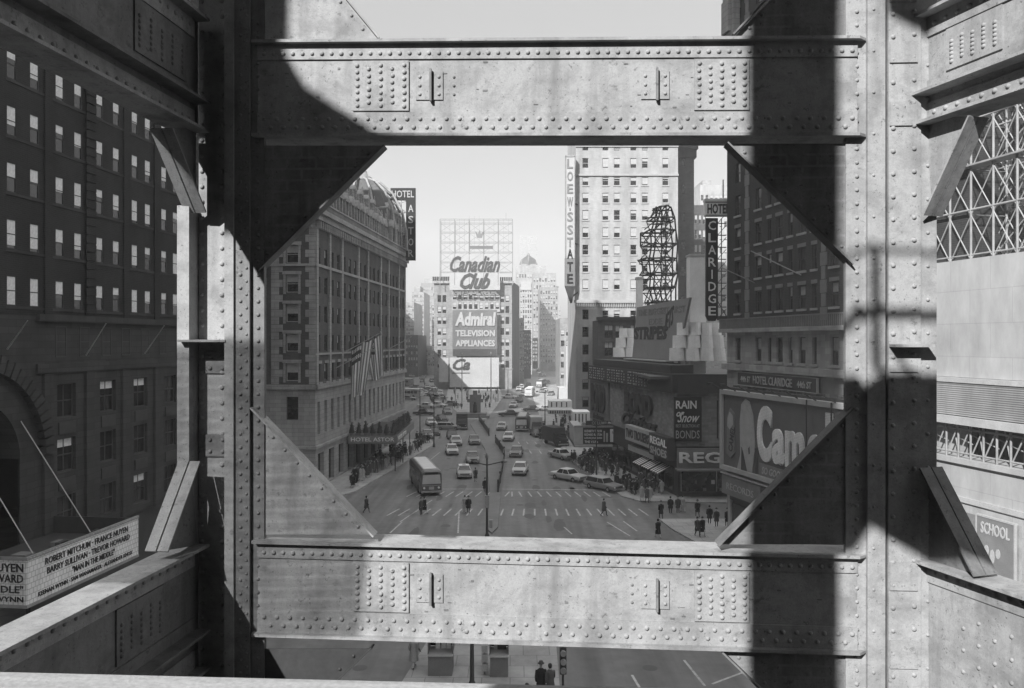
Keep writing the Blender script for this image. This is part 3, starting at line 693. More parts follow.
for k in range(5): pbox(MQ, 'roof_clutter', M_mid if k % 2 else M_rust, (1+k*1.9, 1.8+k*1.9, 1.0+(k*1.3) % 2, 1.5+(k*1.7) % 3, 1.31, 1.6+0.25*(k % 3)))
for s, a, b, z0, z1 in (('ROBERT MITCHUM · FRANCE NUYEN', 1.35, 9.0, 1.82, 2.18), ('BARRY SULLIVAN · TREVOR HOWARD', 1.5, 9.2, 1.28, 1.64), ('"MAN IN THE MIDDLE"', 3.6, 7.6, 0.74, 1.1), ('KEENAN WYNN · SAM WANAMAKER · ALEXANDER KNOX', 0.8, 9.5, 0.26, 0.5)):
    textpart(MQ, s, a, b, z0, z1, -0.045, M_blk, 0.03, 0.012)
for s, a, z0, z1 in (('FRANCE NUYEN', 4.4, 1.8, 2.25), ('TREVOR HOWARD', 4.6, 1.24, 1.68), ('IN THE MIDDLE"', 4.6, 0.7, 1.08), ('KEENAN WYNN', 3.8, 0.22, 0.5)):
    t = textpart(MQ, s, -a-0.15, -0.15, z0, z1, 0, M_blk, 0.03, 0.015)
    t.rotation_euler = (0, 0, -math.pi/2); t.location = (-0.045, 0.0, 0)
for i in range(2):
    c = MB(); c.tube((1.0+4.9*i, 0.4, 2.5), (2.5+4.9*i, 6.3, 9.3), 0.035, n=6); c.build('stay_rod', M_lt, MQ, local=True)
c = MB()
for i in range(40): c.dome((0.2+i*0.25, -0.085, 2.5), (0, -1, 0), 0.05, n=6)
tag(c.build('bulbs', M_lt, MQ, local=True), kind='stuff')

# ---- left: grand hotel
AX, AY = -23.6, 96.0
aA = math.atan(0.069)
HA = thing('grand_hotel', 'sooty brick hotel with limestone trim, big cornice and ornate mansard roof, left of the square', 'hotel', (AX, AY, 0), math.pi/2-aA)
LA = 53.0; DA = 36.0
def bays(n, L, w): return [(L*(i+0.5)/n-w/2, L*(i+0.5)/n+w/2) for i in range(n)]
ex = bays(19, LA, 1.15); rz = [(13.2+3.55*k, 15.2+3.55*k) for k in range(5)]
facade(HA, (0,0,0), 0, LA, 12.6, 33.2, ex, rz, M_astor, depth=0.3, kinds=(0, 0.4, 0.5, 0), limit=96, fr=M_frame)
facade(HA, (0,0,0), 0, LA, 5.2, 12.6, ex, [(6.6, 10.6)], M_astors, depth=0.5, kinds=(0, 0.4), limit=4, fr=M_frame)
facade(HA, (0,0,0), 0, LA, 0.0, 5.2, bays(12, LA, 2.4), [(0.3, 4.3)], M_astors, depth=0.6, kinds=(0,), fr=M_frame)
# south face, seen over the side street
rS = -math.pi/2
M_ = Matrix.Translation((0, DA, 0)) @ Matrix.Rotation(rS, 4, 'Z')
sxs = [(DA-1.55-1.3, DA-1.55), (DA-7.3, DA-6.0), (DA-11.6, DA-10.3), (DA-16, DA-14.7), (DA-20.4, DA-19.1), (DA-25, DA-23.7)]
sxs = [(DA-3.6, DA-2.1), (DA-8.2, DA-6.7), (DA-12.6, DA-11.1), (DA-17, DA-15.5), (DA-21.4, DA-19.9)]; sxs.sort()
facade(HA, (0, DA, 0), rS, DA, 12.6, 33.2, sxs, [(13.2+3.55*k, 15.3+3.55*k) for k in range(5)], M_astor, depth=0.35, kinds=(0.4, 0.5, 0.3), fr=M_framel)
facade(HA, (0, DA, 0), rS, DA, 0, 12.6, sxs, [(0.6, 4.2), (8.5, 11.3)], M_astors, depth=0.4, kinds=(0.4, 0.0), fr=M_frame)
pbox(HA, 'string_course', M_astors, (-0.35, LA+0.3, -0.35, -0.005, 12.2, 12.75), (-0.35, -0.005, -0.35, DA, 12.2, 12.75), (-0.35, LA, -0.25, -0.006, 5.0, 5.35), (-0.25, -0.006, -0.2, DA, 5.0, 5.35), (-0.2, LA, -0.2, -0.008, 16.3, 16.55), (-0.2, LA, -0.2, -0.008, 27.0, 27.35), (-0.2, -0.008, -0.2, DA, 27.0, 27.3))
pbox(HA, 'cornice', M_astors, (-1.1, LA+0.8, -1.1, 0.4, 33.2, 33.75), (-0.7, LA+0.5, -0.7, 0.4, 32.5, 33.2), (-1.1, 0.4, 0.4, DA, 33.2, 33.75), (-0.7, 0.4, 0.4, DA, 32.5, 33.2))
mb = MB()
for i in range(60): x = 0.2+i*(LA-0.4)/60; mb.box(x, x+0.32, -0.62, -0.01, 31.6, 32.5)
for i in range(38): y = 0.3+i*0.93; mb.box(-0.62, -0.01, y, y+0.32, 31.6, 32.5)
tag(mb.build('modillions', M_astors, HA, local=True), kind='stuff')
for x in [0.35]+[LA*(i)/19 for i in (2, 4, 7, 9, 12, 14, 17)]+[LA-0.4]:
    pbox(HA, 'pilaster', M_astors, (x-0.32, x+0.32, -0.22, -0.004, 12.76, 32.4))
mb = MB()
for k in range(22):
    w = 1.2 if k % 2 else 0.75; z = 12.8+k*0.9; mb.box(-0.1, -0.004, 0.0, w, z, z+0.86); mb.box(-0.1, -0.004, 5.2-w, 5.4, z, z+0.86)
mb.build('quoins', M_astors, HA, local=True)
for k in range(5):
    z = 13.0+3.55*k; pbox(HA, 'window_surround', M_astors, (-0.12, -0.006, 1.8, 2.08, z, z+2.7), (-0.12, -0.006, 3.62, 3.9, z, z+2.7), (-0.2, -0.007, 1.7, 4.0, z+2.35, z+2.75))
for i in range(19):
    x = LA*(i+0.5)/19
    pbox(HA, 'window_head', M_astors, (x-0.75, x+0.75, -0.16, -0.003, 15.25, 15.6), (x-0.7, x+0.7, -0.3, -0.003, 12.76, 13.0))
# balustrade and mansard
mb = MB()
for i in range(110): x = -0.9+i*0.5; mb.tube((x, -0.85, 33.76), (x, -0.85, 34.5), 0.09, n=5, cap=False)
for i in range(60): y = -0.7+i*0.6; mb.tube((-0.85, y, 33.76), (-0.85, y, 34.5), 0.09, n=5, cap=False)
mb.box(-1.05, LA+0.7, -1.0, -0.7, 34.5, 34.7); mb.box(-1.0, -0.7, -0.69, DA, 34.5, 34.7)
tag(mb.build('balustrade', M_astors, HA, local=True), kind='stuff')
prof = [(0.1, 33.75), (0.25, 36.0), (0.8, 38.2), (1.8, 40.2), (3.4, 41.7), (5.4, 42.6), (7.5, 43.0)]
mb = MB(); rings = []
for ins, z in prof: rings.append([(ins, ins, z), (LA-ins, ins, z), (LA-ins, DA-ins, z), (ins, DA-ins, z)])
vs = [p for r in rings for p in r]; fs = [(k*4+i, k*4+(i+1) % 4, k*4+4+(i+1) % 4, k*4+4+i) for k in range(len(prof)-1) for i in range(4)]; n = len(vs)
fs.append((n-4, n-3, n-2, n-1)); mb.add(vs, fs); mb.build('mansard_roof', M_slate, HA, local=True)
mb = MB()
for (ins, z), (ins2, z2) in zip(prof[:-1], prof[1:]):
    for x in (0.0, LA-14.3, LA-13.2, LA-0.2):
        i0 = ins if x < 1 else ins; mb.hexa([(x+(ins if x < 1 else 0)-0.15, ins-0.18, z), (x+(ins if x < 1 else 0)+0.25, ins-0.18, z), (x+(ins if x < 1 else 0)+0.25, ins+0.1, z), (x+(ins if x < 1 else 0)-0.15, ins+0.1, z), (x+(ins2 if x < 1 else 0)-0.15, ins2-0.18, z2), (x+(ins2 if x < 1 else 0)+0.25, ins2-0.18, z2), (x+(ins2 if x < 1 else 0)+0.25, ins2+0.1, z2), (x+(ins2 if x < 1 else 0)-0.15, ins2+0.1, z2)])
mb.build('hip_ribs', M_astors, HA, local=True)
# dome over the far pavilion
mb = MB(); cx_ = LA-7
for ins, z in ((0, 33.8), (0.1, 37.5), (0.7, 41), (2.2, 44), (4.2, 46), (5.4, 46.6)):
    mb.v += []; 
mb.lathe([(7.3, 33.8), (7.2, 37.5), (6.6, 41), (5.1, 44), (3.1, 46), (1.7, 46.6)], (cx_, 6.4, 0), n=4, sm=False)
for v in mb.v:
    d = v-Vector((cx_, 6.4, 0)); c45, s45 = math.cos(R(45)), math.sin(R(45)); v.x = cx_+(d.x*c45-d.y*s45)*1.22; v.y = 6.4+(d.x*s45+d.y*c45)*1.22
mb.build('pavilion_roof', M_slate, HA, local=True)
for gq in range(12):
    mb = MB(); a_ = gq*math.pi/6; P_ = [Vector((cx_+r*1.18*math.cos(a_), 6.4+r*1.18*math.sin(a_), z)) for r, z in ((7.0, 34), (6.9, 37.5), (6.2, 41.1), (4.8, 44.1), (2.9, 46.1), (1.5, 46.7))]
    for u_, v_ in zip(P_[:-1], P_[1:]): mb.tube(u_, v_, 0.22, n=5)
    mb.build('roof_rib', M_astors, HA, local=True)
mb = MB(); mb.lathe([(1.9, 46.5), (1.9, 47.1), (1.2, 47.2), (1.0, 48.2), (0.3, 48.8), (0.1, 50)], (cx_, 6.4, 0), n=10); mb.build('lantern', M_astors, HA, local=True)
def dormer(x, y, rot, s=1.0, z=34.6):
    M = Matrix.Translation((x, y, z)) @ Matrix.Rotation(rot, 4, 'Z') @ Matrix.Scale(s, 4)
    mb = MB(M); mb.box(-0.85, -0.5, -0.35, 1.8, 0, 2.5); mb.box(0.5, 0.85, -0.35, 1.8, 0, 2.5); mb.box(-0.95, 0.95, -0.45, 1.9, 2.5, 2.75); mb.box(-0.5, 0.5, -0.3, 1.5, 0, 0.3)
    mb.prism([(-1.0, -0.45, 2.76), (1.0, -0.45, 2.76), (0.55, -0.45, 3.4), (0, -0.45, 3.9), (-0.55, -0.45, 3.4)], (0, 1.9, 0))
    mb.lathe([(0.16, 3.7), (0.22, 4.0), (0.1, 4.2), (0.16, 4.4), (0.03, 4.8)], (0, -0.3, 0), n=6)
    mb.box(-0.5, 0.5, 0.0, 0.05, 0.3, 2.5, 1)
    return mb.build('dormer', [M_astors, M_glass], HA, local=True)
for i in range(13): dormer(2.2+i*2.95, 0.35, 0)
for i in range(3): dormer(LA-11.5+i*4.2, 0.0, 0, 1.1)
for i in range(8): dormer(0.35, 3.2+i*3.6, rS)
for i in range(9): dormer(3.7+i*3.9, 1.5, 0, 0.62, 38.8)
for i in range(4): dormer(LA-12+i*3.3, 0.6, 0, 0.8, 38.6)
for i in range(4): pbox(HA, 'chimney', M_astor, (6+i*10, 8.2+i*10, 8, 10, 42.5, 45.5))
# hanging flagpoles
for x, zz in ((8, 14.5), (12, 16.5), (28, 15.5), (33, 16)):
    mb = MB(); mb.tube((x, -0.2, zz), (x-0.5, -5.2, zz+2.6), 0.07, 0.04, n=6); mb.lathe([(0.02, 0), (0.12, 0.1), (0.02, 0.22)], (x-0.5, -5.2, zz+2.6), n=6); mb.build('flagpole', M_lt, HA, local=True)
mb = MB(); L_, D_ = LA, DA
mb.add([(0,DA,0),(LA,DA,0),(LA,0,0),(0,DA,33.7),(LA,DA,33.7),(LA,0,33.7)], [(0,3,4,1),(1,4,5,2)]); mb.build('rear_walls', M_astor, HA, local=True, recalc=False)

# hotel's hanging vertical sign
HS = thing('hotel_blade_sign', 'tall black vertical sign at the far corner of the left hotel', 'sign', wp(397, 262, 143), 0)
k = 143/FPX
pbox(HS, 'sign_box', M_blk, (9*k, 18.5*k, 0, 0.5, 0.3, 62*k), (-6.5*k, 18.5*k, 0.0, 0.5, 62*k, 74*k))
textpart(HS, 'HOTEL', -5.3*k, 17*k, 64.5*k, 71.5*k, -0.004, M_lt, 0.06, 0.01)
for i, ch in enumerate('ASTOR'): textpart(HS, ch, 11.3*k, 16.4*k, (50-11.2*i)*k, (57.2-11.2*i)*k, -0.004, M_lt, 0.06, 0.01)
mb = MB()
for i in range(6):
    z = (6+11*i)*k; mb.tube((9*k, 0.25, z), (-4*k, 0.25, z-0.6), 0.08, n=5); mb.tube((9*k, 0.25, z), (-4*k, 0.25, z+1.6), 0.05, n=5)
mb.tube((4*k, 0.25, 1), (4*k, 0.25, 62*k), 0.1, n=6); mb.build('support_frame', M_lt, HS, local=True)

# flag
def flag(label, px, py, Y, w, h, lean, seed):
    rnd = random.Random(seed); mb = MB(); nx, nz = 26, 14
    O = wp(px, py, Y)
    def pt(i, j):
        u, t = i/nx, j/nz
        return O+Vector((w*(u-0.5)*(1-0.35*t)+lean*t, 0.35*math.sin(u*13+t*2.0+seed)*(0.3+0.7*t)+0.4*u, -h*t-0.25*math.sin(u*9+seed)*0.6+(0.9*u if lean > 0 else 0.9*u)))
    vs = [pt(i, j) for j in range(nz+1) for i in range(nx+1)]; n1 = nx+1
    for j in range(nz):
        for i in range(nx):
            stripe_ = (i // 2) % 2
            canton = i < 12 and j < 5
            star = canton and (i % 2 == 1 and j % 2 == 1)
            mb.add([vs[j*n1+i], vs[j*n1+i+1], vs[(j+1)*n1+i+1], vs[(j+1)*n1+i]], [(0,1,2,3)], 0 if star else (1 if canton else (2 if stripe_ == 0 else 0)), True)
    o = mb.build('flag', [M_wh, M_dk, M_mid], recalc=False); tag(o, label, 'flag'); return o
flag('striped flag drooping from a pole on the hotel front, nearer one', 362, 346, 108, 2.9, 7.2, -0.6, 1)
flag('striped flag drooping beyond the nearer flag on the hotel front', 374, 342, 112, 2.4, 5.6, 0.5, 4)

# hotel entrance marquee with little cone shrubs
HM = thing('hotel_marquee', 'dark lettered entrance canopy of the left hotel, with cone shrubs on top', 'marquee', Vector((-22.4, 109.5, 3.9)), 0)
pbox(HM, 'canopy', M_dk, (0.0, 6.6, 0.05, 19, 0.0, 0.35), (-0.2, 0.0, 0, 19, 0, 1.2))
pbox(HM, 'fascia', M_mid, (0.0, 6.6, 0.0, 0.05, 0.05, 1.15), (6.6, 6.66, 0.0, 19, 0.05, 1.15))
pbox(HM, 'roof_deck', M_dk, (0, 6.59, 0.06, 18.9, 1.0, 1.12))
textpart(HM, 'HOTEL ASTOR', 0.35, 6.3, 0.35, 0.9, -0.003, M_wh, 0.05, 0.01)
t = textpart(HM, 'HOTEL ASTOR', 1.0, 9.5, 0.35, 0.9, 0, M_wh, 0.05, 0.01); t.rotation_euler = (0, 0, math.pi/2); t.location = (6.664, 0, 0)
for i in range(8): pbox(HM, 'post', M_blk, (6.3, 6.42, 0.3+i*2.6, 0.42+i*2.6, -3.77, 0)) if i in (0, 3, 6) else None
def cone_shrub(loc, s):
    mb = MB(); rnd = random.Random(s)
    mb.lathe([(0.22, 0), (0.28, 0.35)], n=8, mi=1)
    for i in range(90):
        t = rnd.random()**0.7; g_ = rnd.random()*6.28; r = 0.5*(1-t)**0.8+0.03; c = Vector((r*math.cos(g_), r*math.sin(g_), 0.35+t*1.5)); a = rnd.uniform(0.05, 0.14)
        d = [Vector((rnd.uniform(-1, 1), rnd.uniform(-1, 1), rnd.uniform(-1, 1)))*a for _ in range(3)]; mb.add([c+d[0], c+d[1], c+d[2]], [(0,1,2)])
    mb.lathe([(0.4, 0.36), (0.3, 0.9), (0.15, 1.4), (0.02, 1.75)], n=8)
    o = mb.build('cone_shrub', [M_leaf, M_mid], local=True); o.location = loc
    return tag(o, 'small clipped cone shrub in a tub on the roof of the hotel entrance canopy', 'shrub', 'cone shrubs along the canopy roof')
sh = cone_shrub((-22.0, 109.9, 5.02), 1)
for i in range(1, 24):
    c = sh.copy(); COL.objects.link(c); c.rotation_euler.z = i*1.3; c.scale = (1, 1, 0.85+0.3*((i*7) % 5)/5)
    c.location = (-22+0.95*i, 109.9, 5.02) if i < 7 else (-16.35, 109.9+(i-6)*0.98, 5.02)

# ---- far left low strip seen past the column
FB = thing('side_street_building', 'pale narrow building glimpsed between the column and the hotel', 'building', (-52, 130, 0), 0)
facade(FB, (0,0,0), 0, 14, 0, 30, bays(5, 14, 1.2), [(2+3.5*k, 4+3.5*k) for k in range(8)], M_grayw, near=False)
shell(FB, 14, 14, 30, M_grayw)

# blocks past the hotel, hidden behind it, whose shade falls on the far roadways
for j, (Y0, Y1, H, lab) in enumerate(((166, 232, 46, 'block past the hotel beyond the side street'), (240, 330, 25, 'second block past the hotel on the left avenue'), (338, 420, 40, 'third block past the hotel on the left avenue'))):
    t = thing('avenue_block', lab, 'building', (-0.14*Y0-3, Y0, 0), math.pi/2+math.atan(0.14), 'blocks along the left avenue')
    L_ = (Y1-Y0)*1.01; facade(t, (0,0,0), 0, L_, 0, H, grid(0, L_, 10, 1.6), [(5+4*i, 7.4+4*i) for i in range(7)], M_midw, near=False); shell(t, L_, 25, H, M_midw)
# ================================================================ right side of the square
def corner(px, Y): return Vector(((px-CX)*Y/FPX, Y, 0))
# ---- pale theatre tower with the vertical sign
LT = thing('theatre_tower', 'tall pale office tower over a theatre, sunlit above a diagonal shadow edge', 'building', corner(576, 160), 0)
k = 160/FPX
def lxx(px): return (px-576)*k
def lz(py): return CZ+(HY-py)*k
tx = [lxx(p) for p in (585.5, 605.5, 617, 633.5, 645, 665.5)]
rows = [lz(300)+2.1+3.47*i for i in range(13)]
facade(LT, (0,0,0), 0, lxx(678), lz(300), lz(85), [(x-0.62, x+0.62) for x in tx], [(z, z+2.0) for z in rows], M_white, depth=0.25, kinds=(0.3, 0.5, 0.6, 0.0, 0.9), fr=M_framel)
facade(LT, (0,0,0), 0, lxx(601), 0, lz(300), [(tx[0]-0.62, tx[0]+0.62)], [(lz(407)+3.5*i, lz(407)+3.5*i+2.0) for i in range(6)], M_white, depth=0.3, kinds=(0.3, 0.0), fr=M_frame)
facade(LT, (lxx(601), 0, 0), 0, lxx(678)-lxx(601), 0, lz(300), [(x-0.62-lxx(601), x+0.62-lxx(601)) for x in tx[1:]], [(lz(338)+3.5*i, lz(338)+3.5*i+2.0) for i in range(2)], M_white, depth=0.3, kinds=(0.3, 0.0), fr=M_framel)
pbox(LT, 'string_course', M_whitet, (-0.4, lxx(678)+0.3, -0.5, -0.004, lz(303), lz(300)), (-0.25, lxx(678)+0.1, -0.28, -0.003, lz(176), lz(174)), (-0.2, lxx(678)+0.1, -0.22, -0.003, lz(147), lz(145)))
pbox(LT, 'cornice', M_whitet, (-1.0, lxx(678)+0.8, -1.0, -0.003, lz(88), lz(82)))
mb = MB()
for i in range(44): mb.box(0.1+i*0.46, 0.32+i*0.46, -0.35, -0.005, lz(307), lz(303.2))
tag(mb.build('dentils', M_whitet, LT, local=True), kind='stuff')
for x in tx:
    for z in rows: 
        if random.random() < 1: pbox(LT, 'sill', M_whitet, (x-0.75, x+0.75, -0.12, -0.005, z-0.22, z)) if z < rows[7] else None
mb = MB(); W_ = lxx(678); mb.add([(0,0,0),(0,24,0),(W_,24,0),(W_,0,0),(0,0,lz(85)),(0,24,lz(85)),(W_,24,lz(85)),(W_,0,lz(85))], [(0,4,5,1),(1,5,6,2),(2,6,7,3),(4,7,6,5)]); mb.build('rear_walls', M_white, LT, local=True, recalc=False)
WG = thing('shaded_wing', 'windowless wing rising just right of the pale tower, shade put into its dark brick', 'building', corner(676, 174), 0)
k2 = 174/FPX
pbox(WG, 'wall', M_darkw, (0.4, 18*k2, 0, 20, 0, CZ+(HY-150)*k2))  # dark brick stands in for the shade the tower throws here
pbox(WG, 'cornice', M_dstone, (0.2, 20*k2, -0.6, 20.5, CZ+(HY-158)*k2, CZ+(HY-150)*k2), (0.2, 21.2*k2, -1.1, 21, CZ+(HY-150)*k2+0.01, CZ+(HY-147)*k2))
for i in range(8): pbox(WG, 'window', M_glass, (1.2, 2.0, -0.02, 0.05, 20+6*i, 22+6*i))

# vertical theatre sign
LS = thing('theatre_blade_sign', "tall white vertical sign with pointed foot on the corner of the pale tower", 'sign', wp(570, 303, 158.2), 0)
k = 158.2/FPX
M_sgnw = mat('enamel_white', 0.42, 0.36)
pbox(LS, 'panel', M_sgnw, (-4*k, 4.2*k, 0, 1.2, 45*k, 146*k)); pbox(LS, 'shaded_panel', M_mid, (-5*k, 5*k, -0.02, 1.22, 17*k, 45*k))  # lower panel greyed for the shadow across the sign
mb = MB(); mb.prism([(-5*k, 0, 17*k), (5*k, 0, 17*k), (0.6*k+1.6*k, 0, 0), (0.6*k, 0, 0)], (0, 1.2, 0)); mb.build('pointed_foot', M_dk, LS, local=True)
chs = "LOEW'SSTATE"
zs_ = [134, 121.5, 109, 96, 92, 81, 68, 55.5, 44, 31, 19]
for ch, z in zip("LOEW'SSTATE", zs_):
    hh = 10 if ch != "'" else 3
    textpart(LS, ch, (-2.9 if ch != "'" else -0.8)*k, (2.9 if ch != "'" else 0.6)*k, (z+0.5)*k, (z+hh)*k, -0.004 if z > 44.5 else -0.024, M_mid if z > 44.5 else M_blk, 0.1, 0.02)
pbox(LS, 'border', M_galv, (-4.6*k, -4*k, -0.1, 1.3, 45*k, 147*k), (4.2*k, 4.9*k, -0.1, 1.3, 45*k, 147*k), (-4.6*k, 4.9*k, -0.1, 1.3, 146.1*k, 148*k))
mb = MB(); mb.tube((4*k, 0.6, 100*k), (9*k, 2, 100*k), 0.15, n=6); mb.tube((4*k, 0.6, 60*k), (9*k, 2, 60*k), 0.15, n=6); mb.tube((2*k, 0.6, 6*k), (9*k, 2, 12*k), 0.15, n=6); mb.build('brackets', M_rust, LS, local=True)

# ---- low annex beside the tower
AN = thing('annex', 'low dark annex with bay windows between the pale tower and the roof billboard', 'building', corner(598, 148), 0)
k = 148/FPX
facade(AN, (0,0,0), 0, 46*k, 0, CZ+(HY-318)*k, [(1.2, 2.8), (3.2, 4.8), (6.0, 7.4)], [(CZ+(HY-338)*k, CZ+(HY-325)*k), (CZ+(HY-356)*k, CZ+(HY-342)*k), (5, 8)], M_darkw, depth=0.4, fr=M_frame, kinds=(0.5, 0.4))
pbox(AN, 'cornice', M_dk, (-0.3, 46*k+0.3, -0.5, 0.4, CZ+(HY-320)*k, CZ+(HY-317)*k)); shell(AN, 46*k, 10, CZ+(HY-320)*k, M_darkw)

# ---- clothier's corner building
tB = 0.1825; aB = math.atan(tB); LB = 34.4*math.sqrt(1+tB*tB)
BC = thing('clothier_building', 'two storey corner store wrapped in big signs, with shop front facing the crossing', 'building', (12.6, 126.2, 0), -math.pi/2+aB)
zt, zb0 = 14.2, 12.0
pbox(BC, 'upper_wall', M_midw, (0, LB, 0, 0.4, 5.9, zb0)); pbox(BC, 'far_sign_panel', M_mid, (0.1, 9.5, -0.35, -0.003, 5.9, zb0-0.1))
pbox(BC, 'bulb_letter_band', M_dk, (-0.2, LB+0.2, -0.6, 0.3, zb0, zt))
pbox(BC, 'lower_wall', M_dk, (0, LB, 0.2, 0.5, 0, 5.9))
textpart(BC, 'BOND', 1.4, 8.6, 7.2, 11.5, -0.36, M_dk, 0.25, 0.04); textpart(BC, 'fashions', 2, 8, 6.1, 7.0, -0.36, M_dk, 0.1, 0.01, 0.4)
textpart(BC, 'BOND', 17, 27.5, 8.4, 11.2, -0.003, M_dk, 0.35, 0.05); textpart(BC, 'Clothes', 15.5, 29, 6.6, 8.3, -0.003, M_dk, 0.25, 0.03, 0.5)
mb = MB(); rnd = random.Random(3)
GL = {'B': ('111', '101', '110', '101', '111'), 'O': ('111', '101', '101', '101', '111'), 'N': ('101', '111', '111', '101', '101'), 'D': ('110', '101', '101', '101', '110')}
x = 1.0
for wrd in range(6):
    for ch in 'BOND':
        for r_, row in enumerate(GL[ch]):
            for c_, v in enumerate(row):
                if v == '1': mb.dome((x+c_*0.55, -0.61, zt-0.35-r_*0.37), (0, -1, 0), 0.11, n=5)
        x += 2.15
    x += 0.7
    if x > LB-8.5: break
tag(mb.build('bulbs', M_lt, BC, local=True), kind='stuff')
# south face, in the same frame turned 90 degrees: a child wall
ST = bpy.data.objects.new('south_wall', None)
M_s = -( -math.pi/2+aB)   # back to world axes
C_ = Vector((LB, 0, 0))
def sbox(name, m, *bx):
    mb = MB(Matrix.Translation(C_) @ Matrix.Rotation(M_s, 4, 'Z'))
    for b in bx: mb.box(*b)
    return mb.build(name, m, BC, local=True)
def stext(s, x0, x1, z0, z1, y, m, ext=0.05, bold=0.0, shear=0.0):
    t = textpart(BC, s, x0, x1, z0, z1, y, m, ext, bold, shear); t.location = C_; t.rotation_euler = (0, 0, M_s); return t
sbox('south_wall', M_midw, (0, 24, 0.0, 0.4, 5.9, zb0)); sbox('south_band', M_dk, (0, 24, -0.5, 0.2, zb0, zt))
M_rib = brickmat('ribbed_panel', 0.24, 0.15, 0.5, 60, v2=0.22, msize=0.03)
kk = 92.3/FPX
def sx_(px): return (px-512)*kk-18.8
def sz_(py): return CZ+(HY-py)*kk
sbox('rain_sign', M_blk, (sx_(672), sx_(699), -0.45, -0.01, sz_(440.5), sz_(396.5)))
stext('RAIN', sx_(673.5), sx_(694), sz_(408), sz_(400), -0.453, M_wh, 0.05, 0.02); stext('or', sx_(674), sx_(682), sz_(416), sz_(411), -0.453, M_wh, 0.05, 0.02, 0.4); stext('Snow', sx_(675), sx_(697), sz_(421.5), sz_(412), -0.453, M_wh, 0.05, 0.01, 0.5)
stext('BEST SELECTION AT', sx_(673.5), sx_(697), sz_(426.5), sz_(423.5), -0.453, M_lt, 0.03); stext('BONDS', sx_(673.5), sx_(697), sz_(437.5), sz_(429.5), -0.453, M_lt, 0.05, 0.0)
sbox('wall_slot', M_blk, (sx_(715), sx_(716.5), -0.05, -0.01, sz_(438), sz_(400)), (sx_(720), sx_(724), -0.05, -0.01, sz_(421), sz_(407)))
sbox('fascia', M_mid, (-0.0, 24, -0.5, -0.1, sz_(466.5), sz_(447.5)), (-0.2, 24, -1.6, -0.1, sz_(468.5), sz_(467)))
stext('REG', sx_(676.5), sx_(717.5), sz_(461.5), sz_(451), -0.51, M_wh, 0.25, 0.02)
sbox('display_window', M_glass, (0.6, 24, 0.3, 0.35, 0.7, 3.2)); sbox('window_posts', M_lt, (0.5, 0.62, 0.2, 0.4, 0, 3.3), (4.6, 4.7, 0.2, 0.4, 0, 3.3), (8.5, 8.6, 0.2, 0.4, 0, 3.3)); sbox('stall_riser', M_dstone, (0.4, 24, 0.15, 0.4, 0, 0.7))
for i in range(9): sbox('shop_display', random.choice([M_wh, M_lt, M_mid]), (1.2+i*0.95, 1.2+i*0.95+random.uniform(0.2, 0.5), 0.22, 0.28, 0.75+0.8*(i % 2), 1.1+0.9*(i % 2)))
sbox('rear_block', M_darkw, (0.3, 24, 0.45, 20, 0, zb0))
sbox('roof', M_roof, (-3, 24, 0.4, 32, zt-0.6, zt-0.3))
# west face small signs
ww = LB
pbox(BC, 'trousers_sign', M_lt, (19.5, 29.0, -1.0, -0.2, 4.9, 6.9)); textpart(BC, 'TWO TROUSERS', 19.9, 28.6, 5.3, 6.5, -1.003, M_dk, 0.05, 0.03)
pbox(BC, 'shoe_sign', M_dk, (29.2, LB+0.3, -1.2, -0.2, 4.3, 6.9)); textpart(BC, 'REGAL', 29.6, LB, 5.7, 6.6, -1.203, M_wh, 0.05, 0.02); textpart(BC, 'SHOES', 29.6, LB, 4.5, 5.4, -1.203, M_lt, 0.05, 0.02)
pbox(BC, 'fascia_band', M_lt, (19.5, 29.2, -0.6, -0.1, 3.5, 4.2))
for i in range(8): pbox(BC, 'display_window', M_glass, (10+i*3.0, 12.6+i*3.0, 0.1, 0.19, 0.6, 3.3))
for i in range(3):
    mb = MB(); x0 = 24+i*3.2
    for j in range(8): mb.hexa([(x0+j*0.35, 0.1, 3.3), (x0+j*0.35+0.33, 0.1, 3.3), (x0+j*0.35+0.33, 0.16, 3.3), (x0+j*0.35, 0.16, 3.3), (x0+j*0.35, -1.5, 2.5), (x0+j*0.35+0.33, -1.5, 2.5), (x0+j*0.35+0.33, -1.45, 2.56), (x0+j*0.35, -1.45, 2.56)], j % 2)
    mb.build('awning', [M_wh, M_dk], BC, local=True)

# ---- theatre canopy with letter board
TM = thing('theatre_canopy', 'theatre canopy with black attraction board and white card, over the crowded right pavement', 'marquee', wp(583, 447, 116), 0)
k = 116/FPX
pbox(TM, 'canopy', M_lt, (-9*k, 39*k, 0.1, 9, 0, 3*k), (-9*k, 0, 0.0, 9, 0, 20*k)); pbox(TM, 'attraction_board', M_blk, (-0.0, 38*k, 0, 0.6, 3*k, 20*k)); 
pbox(TM, 'border', M_galv, (-9*k, 39*k, -0.12, 0.0, 0, 2.6*k), (-9*k, 39*k, -0.12, 0.0, 19.5*k, 21.5*k), (38*k, 40*k, -0.12, 0.6, 2.61*k, 19.4*k))
pbox(TM, 'card', M_wh, (27*k, 36.5*k, -0.06, -0.005, 5*k, 18*k)); 
for i, s in enumerate(('ELIZABETH TAYLOR', 'RICHARD BURTON', 'LOUIS JOURDAN', 'THE V.I.P.s')): textpart(TM, s, 1.5*k, (19 if i < 3 else 15)*k, (14.8-3.6*i)*k, (17.2-3.6*i)*k, -0.003, M_wh, 0.03, 0.02)
textpart(TM, 'NOW', 29*k, 35*k, 13*k, 16*k, -0.064, M_dk, 0.02, 0.02)
